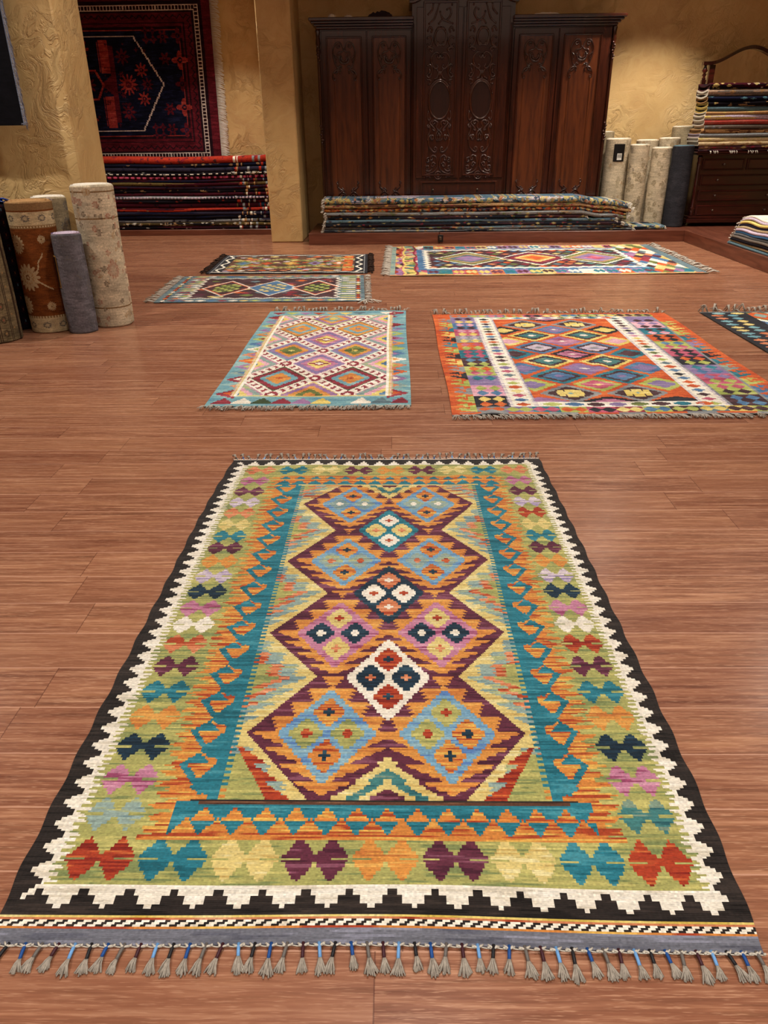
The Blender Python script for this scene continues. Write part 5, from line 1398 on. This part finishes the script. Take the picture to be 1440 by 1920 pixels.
def roll(label, x, y, z, r, h, fn, top='white', topc='lin', rot=0.0, group=None, rz=1.0, lean=(0, 0), flap=True, cell=.009):
    n = max(24, int(2 * math.pi * r / cell)); m = max(6, int(h / cell))
    root = thing('rolled_rug', label, 'rug', (x, y, z), group)
    root.rotation_euler = (lean[1], lean[0], rot)
    th = np.linspace(0, 2 * math.pi, n + 1)[:-1]
    bump_ = 0.010 * np.clip(1 - (th / .25), 0, 1) if flap else th * 0
    V = []; rad = r * (1 + .012 * np.sin(th * 3 + x * 7)) + bump_
    for j in range(m + 1):
        hh = h * j / m; rb = rad * (1 - .25 * (max(0, .006 - min(hh, h - hh)) / .006) ** 2 * .2) + .002 * math.sin(hh * 9 + y)
        V += [(rb[k] * math.cos(th[k]), rb[k] * math.sin(th[k]) * rz, hh + (.004 * math.sin(th[k] * 2 + x) if j == m else 0)) for k in range(n)]
    F = [(j * n + k, j * n + (k + 1) % n, (j + 1) * n + (k + 1) % n, (j + 1) * n + k) for j in range(m) for k in range(n)]
    TH, HH = np.meshgrid((np.arange(n) + .5) / n, (np.arange(m) + .5) * h / m)
    TH = (TH + .5) % 1        # pattern origin at the back
    col = list(fn(TH, HH, h, r).reshape(-1, 3))
    b = len(V); V += [(rad[k] * .93 * math.cos(th[k]), rad[k] * .93 * math.sin(th[k]) * rz, h + .004) for k in range(n)]
    b2 = len(V); V += [(rad[k] * .93 * math.cos(th[k]), rad[k] * .93 * math.sin(th[k]) * rz, h - .012) for k in range(n)]
    for k in range(n):
        k2 = (k + 1) % n
        F.append((m * n + k, m * n + k2, b + k2, b + k)); col.append(PAL[top][0]); F.append((b + k, b + k2, b2 + k2, b2 + k)); col.append(PAL[top][1])
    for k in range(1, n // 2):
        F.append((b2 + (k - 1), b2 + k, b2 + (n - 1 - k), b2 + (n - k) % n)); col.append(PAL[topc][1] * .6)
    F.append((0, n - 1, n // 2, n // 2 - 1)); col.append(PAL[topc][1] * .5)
    quads_object('rolled_body', V, F, np.array(col), M_pile, root, False)
    mb = MB()                                    # spiral of the rolled layers seen on top
    pts = []; t_ = r * .93
    for k in range(150):
        a = k / 150 * math.pi * 2 * 4.5; rr = t_ * (1 - k / 150 * .85) - .006
        pts.append((rr * math.cos(a), rr * math.sin(a) * rz, h - .001))
    mb.tube(pts, min(.008, r * .07), 5)
    mb.build('rolled_layers', mat_plain('yarn_edge_' + top, '#%02X%02X%02X' % tuple(int(v * 255) for v in PAL[top][0]), .9, .1, .15, 90), root)
    return root
def side_label(root, a, h, w_, hh, r, frame_mat=None, white=None, out=.004):
    """card tag wrapped on a roll: a = angle, h = height of its middle"""
    mb = MB(); n = 6
    def panel(mb, w_, hh, rr, dh=0, da=0):
        vs = []
        for i in range(n + 1):
            t = a + da + (i / n - .5) * w_ / r
            for zz in (h + dh - hh / 2, h + dh + hh / 2):
                for q in (0, .0025): vs.append(((rr + q) * math.cos(t), (rr + q) * math.sin(t), zz))
        fs = []
        for i in range(n):
            o = i * 4; p = o + 4
            fs += [(o + 1, p + 1, p + 3, o + 3), (o, o + 2, p + 2, p), (o + 2, o + 3, p + 3, p + 2), (o, p, p + 1, o + 1)]
        fs += [(0, 1, 3, 2), (n * 4, n * 4 + 2, n * 4 + 3, n * 4 + 1)]
        mb.add(vs, fs)
    if frame_mat is not None: panel(mb, w_ * 1.12, hh * 1.06, r + out); f = mb.build('tag_border', frame_mat, root); mb = MB(); panel(mb, w_, hh, r + out + .0015); t = mb.build('hang_tag', M_black, f)
    else: panel(mb, w_, hh, r + out); t = mb.build('hang_tag', M_black, root)
    if white:
        mb = MB(); panel(mb, white[0], white[1], r + out + .003, white[2], white[3]); wl = mb.build('price_sticker', M_label, root if t.parent == root else root)
        bars = MB()
        for k in range(7): panel(bars, .0022 if k % 2 else .0035, white[1] * .55, r + out + .0045, white[2] + white[1] * .12, white[3] + (k - 3) * white[0] * .12 / r)
        bars.build('bar_marks', M_black, root)
M_gold = mat_plain('gold_card_border', '#B98A44', .4)
def left_rolls():
    g = 'rolled rugs before the left pillar'
    D = -math.pi / 2
    roll('tall cream floral rolled rug, rightmost before the left pillar', -2.11, 5.60, .0015, .138, .955, ornament('oushak', 5, 'lin', 'rose2', 'dbr', 'tan'), group=g, rot=.4)
    r_ = bpy.context.scene.objects; 
    a = roll('short grey worn rolled rug standing before the cream one', -2.255, 5.375, .0015, .098, .665, ornament('plain', 6, 'sgrey', 'olv', 'lilac', 'tan'), 'lilac', 'lilac', group=g)
    side_label(a, math.pi * 1.18, .42, .05, .2, .098, M_gold)
    roll('rust brown rolled rug with large beige flowers and beige end bands', -2.505, 5.455, .0015, .150, .865, ornament('floral', 7, 'beige', 'rust', 'tan', 'dbr'), 'tan', 'tan', group=g, cell=.005, flap=False)
    roll('pale grey scrolled rug, roll standing behind the brown floral one', -2.47, 5.70, .0015, .118, .875, ornament('damask', 8, 'lin2', 'sgrey', 'lilac', 'tan'), group=g)
    b = roll('dark rolled rug with white fringe down its side, topped with blue plastic', -2.778, 5.505, .0015, .113, .84, ornament('persian', 9, 'dk', 'mar', 'rust', 'steel'), 'ink', 'dk', group=g)
    mb = MB(); rr = random.Random(4)
    for k in range(170):
        z = .01 + k * .0049; a_ = -1.35 + rr.uniform(-.1, .1); p = Vector((.117 * math.cos(a_), .117 * math.sin(a_), z))
        mb.tube([p, p + Vector((.01, -.012, .002)), p + Vector((.02 + rr.uniform(-.008, .01), -.012, -.008 - rr.random() * .012))], .0028, 4)
    f = mb.build('fringe', M_white, b); f['kind'] = 'stuff'
    mb = MB(); 
    for k in range(5): mb.tube(smooth_path([(-.07 + .03 * k, -.05 + .02 * k, .84), (-.03 + .03 * k, -.02 + rr.uniform(-.03, .03), .862 + rr.uniform(0, .02)), (.05 + .02 * k, .02 + rr.uniform(-.03, .03), .85), (.10 + .01 * k, -.02, .845 + rr.uniform(0, .02))]), .012, 6, flat=(1, 1, .5))
    mb.build('plastic_wrap', M_blue, b)
    c = roll('thick olive-brown bordered rolled rug with a gold-edged black tag, at the left frame edge', -2.775, 5.150, .0015, .165, .90, ornament('persian', 10, 'olv', 'dbr', 'rose2', 'tan'), 'lin2', 'olv', group=g, cell=.006)
    side_label(c, -math.pi / 2 + .35, .66, .16, .3, .165, M_gold)
    roll('grey patterned rug, roll behind the olive one at the left frame edge', -3.05, 5.62, .0015, .13, .98, ornament('damask', 12, 'lin2', 'dbr', 'sgrey', 'tan'), 'lin', 'lin2', group=g)
left_rolls()
def right_rolls():
    g = 'rolled rugs beside the dresser'
    z = PT + .0015
    a = roll('cream rolled rug with a black price tag touching the wardrobe', 2.84, 10.66, z, .15, 1.02, ornament('damask', 21, 'lin', 'lin2', 'tan', 'lin2'), group=g)
    side_label(a, -math.pi / 2 - .1, .86, .13, .2, .152, None, (.055, .075, -.045, .05))
    roll('grey-beige roll half hidden between the wardrobe and the tagged roll', 2.74, 10.94, z, .10, 1.10, ornament('plain', 22, 'lin2', 'lin', 'sgrey', 'tan'), group=g)
    roll('beige roll with brown flowers just right of the tagged roll', 3.075, 10.50, z, .118, .95, ornament('damask', 23, 'lin', 'olv', 'gbrown', 'tan'), group=g)
    roll('cream roll standing behind the brown-flowered and the speckled beige rolls', 3.24, 10.76, z, .135, 1.00, ornament('damask', 24, 'lin', 'lin2', 'tan', 'tan'), group=g)
    roll('speckled beige roll in front, directly left of the fringed roll', 3.35, 10.47, z, .122, .915, ornament('damask', 25, 'lin', 'lin2', 'olv', 'tan'), group=g)
    b = roll('light beige roll with grey fringe running down its right side', 3.51, 10.72, z, .13, 1.02, ornament('damask', 26, 'lin', 'lin2', 'tan', 'tan'), group=g)
    mb = MB(); rr = random.Random(14)
    for k in range(150):
        zz = .02 + k * .0062; a_ = -.95 + rr.uniform(-.15, .1); p = Vector((.131 * math.cos(a_), .131 * math.sin(a_), zz))
        mb.tube([p, p + Vector((.012, -.01, .0)), p + Vector((.024 + rr.uniform(-.01, .008), -.006, -.014 - rr.random() * .01))], .0035, 4)
    f = mb.build('fringe', M_tass, b); f['kind'] = 'stuff'
    roll('tallest grey-beige roll, standing at the back beside the dresser pile', 3.745, 10.97, z, .135, 1.15, ornament('plain', 27, 'lin2', 'lin', 'gbrown', 'tan'), group=g)
    roll('dark charcoal roll standing against the dresser', 3.575, 10.35, z, .128, .935, ornament('plain', 28, 'cgrey', 'cgrey', 'sgrey', 'tan'), 'steel', 'steel', group=g, flap=False)
right_rolls()

# ------------------------------------------------------------------ dresser with mirror
def dresser():
    X0, X1, FY = 3.745, 5.02, 10.30
    root = thing('dresser', 'dark mahogany dresser with an arched mirror, carrying the pile of folded rugs', 'dresser', (4.37, 10.55, PT))
    m = MB(); m.box(X0 + .03, X1 - .03, FY + .03, 10.79, .26, .965); m.build('carcass', M_dress, root)
    m = MB(); m.box(X0 - .02, X1 + .02, FY - .03, 10.79, .965, .985, bev=.006); m.box(X0 - .035, X1 + .035, FY - .045, 10.79, .985, 1.003, bev=.006); m.build('dresser_top', M_dress, root)
    m = MB(); m.box(X0 - .02, X1 + .02, FY - .02, 10.79, .18, .23, bev=.008); m.box(X0 - .0, X1 + .0, FY, 10.79, .23, .26, bev=.006); m.build('base_moulding', M_dress, root)
    for x in (X0 + .06, X1 - .06):
        for y in (FY + .3, 10.74):
            f = MB(); f.box(x - .03, x + .03, y - .03, y + .03, PT + .0005, .181, bev=.008); f.build('foot', M_dress, root)
    for x in (X0 + .045, X1 - .045):
        m = MB(); m.lathe([(.02, 0), (.03, .01), (.022, .03), (.032, .05), (.024, .07), (.03, .09), (.021, .11), (.023, .35), (.021, .58), (.03, .61), (.022, .64), (.032, .67), (.024, .70)], x, FY + .03, .263, 14)
        for k in range(10):
            a = k * 2.4; m.lathe([(.001, -.009), (.010, 0), (.001, .009)], x + .022 * math.cos(a), FY + .012, .285 + k * .008, 6)
        m.build('corner_column', M_dress, root)
    rows = [(.795, .925, [(3.83, 4.35), (4.38, 4.92)]), (.615, .745, [(3.83, 4.92)]), (.435, .565, [(3.83, 4.92)]), (.265, .39, [(3.83, 4.92)])]
    for z0, z1, xs in rows:
        for xa, xb in xs:
            d = MB(); d.box(xa, xb, FY + .012, FY + .03, z0, z1, bev=.003); do = d.build('drawer', M_dress, root)
            f = MB(); frame(f, xa + .012, xb - .012, z0 + .006, z1 - .006, FY + .012, .012, .010); f.build('drawer_moulding', M_dress, do)
            ks = [(xa + xb) / 2] if len(xs) == 2 else [4.04, 4.70]
            for x in ks:
                k = MB(); k.lathe([(.0005, 0), (.006, .001), (.006, .012), (.013, .018), (.014, .024), (.008, .03), (.0005, .031)], x, (z0 + z1) / 2, FY + .012, 14, 0, 'y'); k.build('knob', M_brass, do)
    # mirror
    YM = 10.775; cx = 4.36
    def az(x):
        t = min(1, abs(x - cx) / .50)
        return 1.955 + .165 * (.5 + .5 * math.cos(math.pi * t))
    xs = [cx - .57 + i * 1.14 / 40 for i in range(41)]
    m = MB()
    for i in range(40):
        a, b = xs[i], xs[i + 1]; za, zb = az(a), az(b)
        m.add([(a, YM - .05, za), (b, YM - .05, zb), (b, YM + .02, zb), (a, YM + .02, za), (a, YM - .06, za + .038), (b, YM - .06, zb + .038), (b, YM + .02, zb + .038), (a, YM + .02, za + .038)],
              [(0, 1, 5, 4), (4, 5, 6, 7), (0, 3, 2, 1), (3, 7, 6, 2)] + ([(0, 4, 7, 3)] if i == 0 else []) + ([(1, 2, 6, 5)] if i == 39 else []), smooth=False)
    for q in (-1, 1):
        m.box(cx + q * .445 - .035, cx + q * .445 + .035, YM - .03, YM + .02, 1.004, 1.96, bev=.004)
    fr_ = m.build('mirror_frame', M_dress, root)
    for q in (-1, 1):
        m = MB(); x = cx + q * .53
        m.box(x - .027, x + .027, YM - .04, YM + .014, 1.004, 1.80, bev=.004)
        m.lathe([(.018, 0), (.024, .012), (.012, .03), (.026, .05), (.014, .07), (.036, .095), (.022, .12), (.014, .145), (.018, .157)], x, YM - .013, 1.80, 14)
        m.build('mirror_post', M_dress, fr_)
    gl = MB(); gx = [cx - .41 + i * .82 / 24 for i in range(25)]
    gl.prism([(gx[0], 1.05), (gx[-1], 1.05)] + [(x, az(x) + .005) for x in reversed(gx)], YM - .004, YM + .004, 'y'); gl.build('mirror_glass', M_mirror, root)
    settle2(root)
dresser()
# white fringe from the lowest rug on the dresser
for o in list(scene.objects):
    if o.get('label', '').startswith('thin dark rug with white fringe'):
        mb = MB(); rr = random.Random(2); c = o.location
        for k in range(46):
            x = 3.86 + k * .024 + rr.uniform(-.008, .008)
            if (k // 5) % 2 == 1 and k < 30: continue
            mb.tube([(x - c.x, 10.258 - c.y, 1.012 - c.z), (x - c.x, 10.236 - c.y, 1.006 - c.z), (x - c.x + rr.uniform(-.01, .01), 10.232 - c.y, .984 - c.z)], .005, 5)
        f = mb.build('fringe', M_cord, o); f['kind'] = 'stuff'

# ------------------------------------------------------------------ hanging rugs
def hanging_red():
    W, H = 270.0, 197.0            # x from left to right, y up, cm
    pal('hr', '#5E1420', '#4A0E18', '#701C28'); pal('hd', '#24101A', '#1A0A12', '#30161F'); pal('hn', '#10142C', '#0A0E20', '#1A2040'); pal('hs', '#A0302C', '#84241F', '#B8463A'); pal('hw', '#CFC0B4', '#BBA89C', '#DDD2C6')
    cv = Cv(W, H, 1.1, 91, cellx=1.1); x, y = cv.x, cv.y; rr = random.Random(6)
    cv.fill(np.ones_like(x, bool), 'hr'); ex = np.minimum(W - x, x + 400); ey = np.minimum(y, H - y); e = np.minimum(ex - 8, ey)
    cv.fill(e > 3, 'hd')
    ring = lambda a, b: (e >= a) & (e < b)
    cv.fill(ring(7.5, 14), 'hw'); cv.fill(ring(8.6, 12.9), 'hd')
    along = np.where(ex - 8 < ey, y, x)
    cv.fill(ring(8.6, 12.9) & (((along / 4.3) % 1) < .28), 'hw')
    cv.fill(ring(17, 27), 'hr'); cv.fill(ring(19, 25) & (np.abs(((along / 9) % 1) - .5) * 8 + 19.5 > e - .5) & (np.abs(((along / 9) % 1) - .5) * 8 + 17.5 < e - .5), 'hd')
    cv.fill(ring(29, 32), 'hr'); cv.fill(ring(35, 36), 'hs'); cv.fill(ring(36, 400), 'hn')
    # white stepped medallion line pointing right
    yc = H / 2; stp = 2.4; hx = W - 72
    dd = np.floor(np.abs(y - yc) / stp) * stp
    bx = np.where(dd < 56, 0, 0) + (hx - dd * .62)
    cv.fill((np.abs(y - yc) < 57) & (np.abs(x - bx) < 1.2), 'hw'); cv.fill((np.abs(np.abs(y - yc) - 56) < .9) & (x < hx - 56 * .62), 'hw')
    def flower(cx, cy, r, c='hs', pt=8, inner='hn'):
        d = np.hypot(x - cx, y - cy); a = np.arctan2(y - cy, x - cx)
        cv.fill(d < r * (.72 + .28 * np.cos(a * pt)), c); cv.fill(d < r * .3, inner); cv.fill(d < r * .14, c)
    for cx, cy in ((W - 46, yc + 28), (W - 46, yc - 28)): flower(cx, cy, 11, 'hs', 4, 'hn')
    for cx, cy in ((W - 46, yc + 56), (W - 46, yc), (W - 46, yc - 56)): flower(cx, cy, 9, 'hr', 4, 'hn')
    for s_ in (-1, 1):
        flower(W - 66, yc + s_ * 55, 8, 'hr', 6); flower(W - 66, yc + s_ * 30, 8, 'hr', 6)
        for dx in (-5, 5):
            for dy in (-5, 5): flower(W - 84 + dx, yc + s_ * 57 + dy, 5, 'hr', 4)
        flower(hx - 28, yc + s_ * 17, 9, 'hs', 8); flower(hx - 52, yc + s_ * 33, 10, 'hr', 8); flower(hx - 56, yc + s_ * 12, 4, 'hr', 6)
        # winged bars
        bx0 = hx - 82; cv.box(bx0, bx0 + 12, *(sorted((yc + s_ * 14, yc + s_ * 52))), 'hs'); cv.box(bx0 + 12, bx0 + 18, *(sorted((yc + s_ * 2, yc + s_ * 46))), 'hr')
        for k in range(8): flower(bx0 - 1, yc + s_ * (17 + k * 4.4), 2.3, 'hs', 3)
        cv.poly([(bx0 - 4, yc), (bx0 + 18, yc + s_ * 16), (bx0 + 18, yc)], 'hr', 1.5)
        flower(bx0 - 24, yc + s_ * 42, 11, 'hs', 7); flower(bx0 - 40, yc + s_ * 44, 12, 'hs', 7)
        cv.poly([(bx0 - 34, yc + s_ * 26), (bx0 - 32, yc + s_ * 27), (bx0 - 42, yc), (bx0 - 44, yc)], 'hs')
    flower(hx - 48, yc, 13, 'hs', 12, 'hr'); flower(hx - 22, yc, 8, 'hr', 8)
    hexm = np.maximum(np.abs(y - yc) / 17, (np.abs(x - (hx - 104)) + np.abs(y - yc) * .55) / 22)
    cv.fill(np.abs(hexm - 1) < .07, 'hs'); flower(hx - 104, yc, 12, 'hr', 10)
    for k in range(60): flower(rr.uniform(20, W - 90), yc + rr.uniform(-50, 50), rr.uniform(1.2, 2.4), 'hr', 4)
    nx, ny = cv.nx, cv.ny
    gx, gy = np.meshgrid(np.linspace(0, W, nx + 1), np.linspace(0, H, ny + 1))
    X = -5.15 + gx / 100 - .035 * (1 - gy / H) * 1; Zv = .895 + gy / 100; Yv = 11.70 + .006 * np.sin(X * 3) - .004 * np.sin(Zv * 5)
    X = X + .018
    V = np.stack([X.ravel(), Yv.ravel(), Zv.ravel()], 1); i = np.arange(ny)[:, None] * (nx + 1) + np.arange(nx)[None]
    Fc = np.stack([i, i + 1, i + nx + 2, i + nx + 1], -1).reshape(-1, 4); col = cv.colors(1, .06).reshape(-1, 3)
    b = len(V); Vb = V.copy(); Vb[:, 1] += .012; V2 = np.concatenate([V, Vb])
    ed = [(k, k + 1) for k in range(nx)] + [(ny * (nx + 1) + k + 1, ny * (nx + 1) + k) for k in range(nx)] + [((k) * (nx + 1) + nx, (k + 1) * (nx + 1) + nx) for k in range(ny)]
    Fs = np.array([(a, a + b, c + b, c) for a, c in ed]); Fc2 = np.concatenate([Fc, Fs]); col = np.concatenate([col, np.tile(PAL['hr'][0], (len(ed), 1))])
    o0 = Vector((-3.8, 11.70, .9))
    root = thing('hanging_rug', 'dark red and navy tribal rug with a white fringe hanging on the alcove wall', 'rug', o0)
    quads_object('woven_field', V2 - np.array([*o0]), Fc2, col, M_pile, root)
    mb = MB(); r = random.Random(9)
    for k in range(150):
        z = .92 + k * .0131; t = k / 150; xx = -5.15 + 2.7 - .035 * (1 - t) + .018
        p = Vector((xx, 11.70, z)); dz = -.022 - r.random() * .02
        mb.tube([p, p + Vector((.05, -.006, -.004 + r.uniform(-.004, .004))), p + Vector((.105 + r.uniform(0, .025), -.012, dz))], .0048, 4)
    f = mb.build('fringe', M_white, root); f.data.transform(Matrix.Translation(-o0)); f['kind'] = 'stuff'
hanging_red()
def hanging_black():
    x0, x1, z0, z1, y = -3.35, -2.535, 1.325, 3.1, 5.70
    nx, ny = 80, 150; pal('bk', '#100F13', '#0A090C', '#18171C')
    gx, gz = np.meshgrid(np.linspace(x0, x1, nx + 1), np.linspace(z0, z1, ny + 1))
    yy = y + .006 * np.sin(gx * 14) * np.clip((z1 - gz) / 1.5, 0, 1)
    V = np.stack([gx.ravel(), yy.ravel(), gz.ravel()], 1); b = len(V); Vb = V.copy(); Vb[:, 1] += .014; V2 = np.concatenate([V, Vb])
    i = np.arange(ny)[:, None] * (nx + 1) + np.arange(nx)[None]
    Fc = np.stack([i, i + 1, i + nx + 2, i + nx + 1], -1).reshape(-1, 4)
    n = streak(ny, nx, 3, 8, .5).reshape(-1, 1); col = PAL['bk'][0] * (1 + .12 * n)
    ed = [(k, k + 1) for k in range(nx)] + [(k * (nx + 1) + nx, (k + 1) * (nx + 1) + nx) for k in range(ny)] + [((k + 1) * (nx + 1), k * (nx + 1)) for k in range(ny)]
    Fs = np.array([(a, a + b, c + b, c) for a, c in ed]); Fb = Fc[:, ::-1] + b
    o0 = Vector(((x0 + x1) / 2, y, z0))
    root = thing('hanging_rug', 'plain black rug with silver fringe hanging before the left pillar', 'rug', o0)
    quads_object('rug_pile', V2 - np.array([*o0]), np.concatenate([Fc, Fs, Fb]), np.concatenate([col, np.tile(PAL['bk'][0], (len(ed), 1)), col]), M_pile, root)
    mb = MB(); r = random.Random(19)
    for k in range(330):
        z = z0 + .005 + k * .0053; p = Vector((x1, y + .004, z))
        mb.tube([p, p + Vector((.014 + r.uniform(0, .008), r.uniform(-.008, .006), -.006)), p + Vector((.022 + r.uniform(-.006, .01), r.uniform(-.006, .008), -.03 - r.random() * .02))], .0018, 4)
    for k in range(10):
        p = Vector((x1 - .002, y, z0 + .01)); mb.tube([p, p + Vector((r.uniform(-.03, .03), -.004, r.uniform(-.02, .015)))], .0022, 4)
    f = mb.build('fringe', M_silver, root); f.data.transform(Matrix.Translation(-o0)); f['kind'] = 'stuff'
    # rod and brackets that hold the rug off the pillar
    mb = MB(); mb.tube([(x0 - .03, y + .03, 3.085), (x1 + .03, y + .03, 3.085)], .012, 10)
    for x in (x0 + .12, x1 - .12): mb.tube([(x, y + .03, 3.085), (x, 5.86, 3.085)], .010, 8); mb.lathe([(.0005, 0), (.03, .001), (.03, .008), (.0005, .009)], x, 3.085, 5.859, 12, 0, 'y')
    o = mb.build('hanging_rod', M_brass); tag(o, 'metal rod on brackets carrying the black hanging rug', 'rod')
hanging_black()
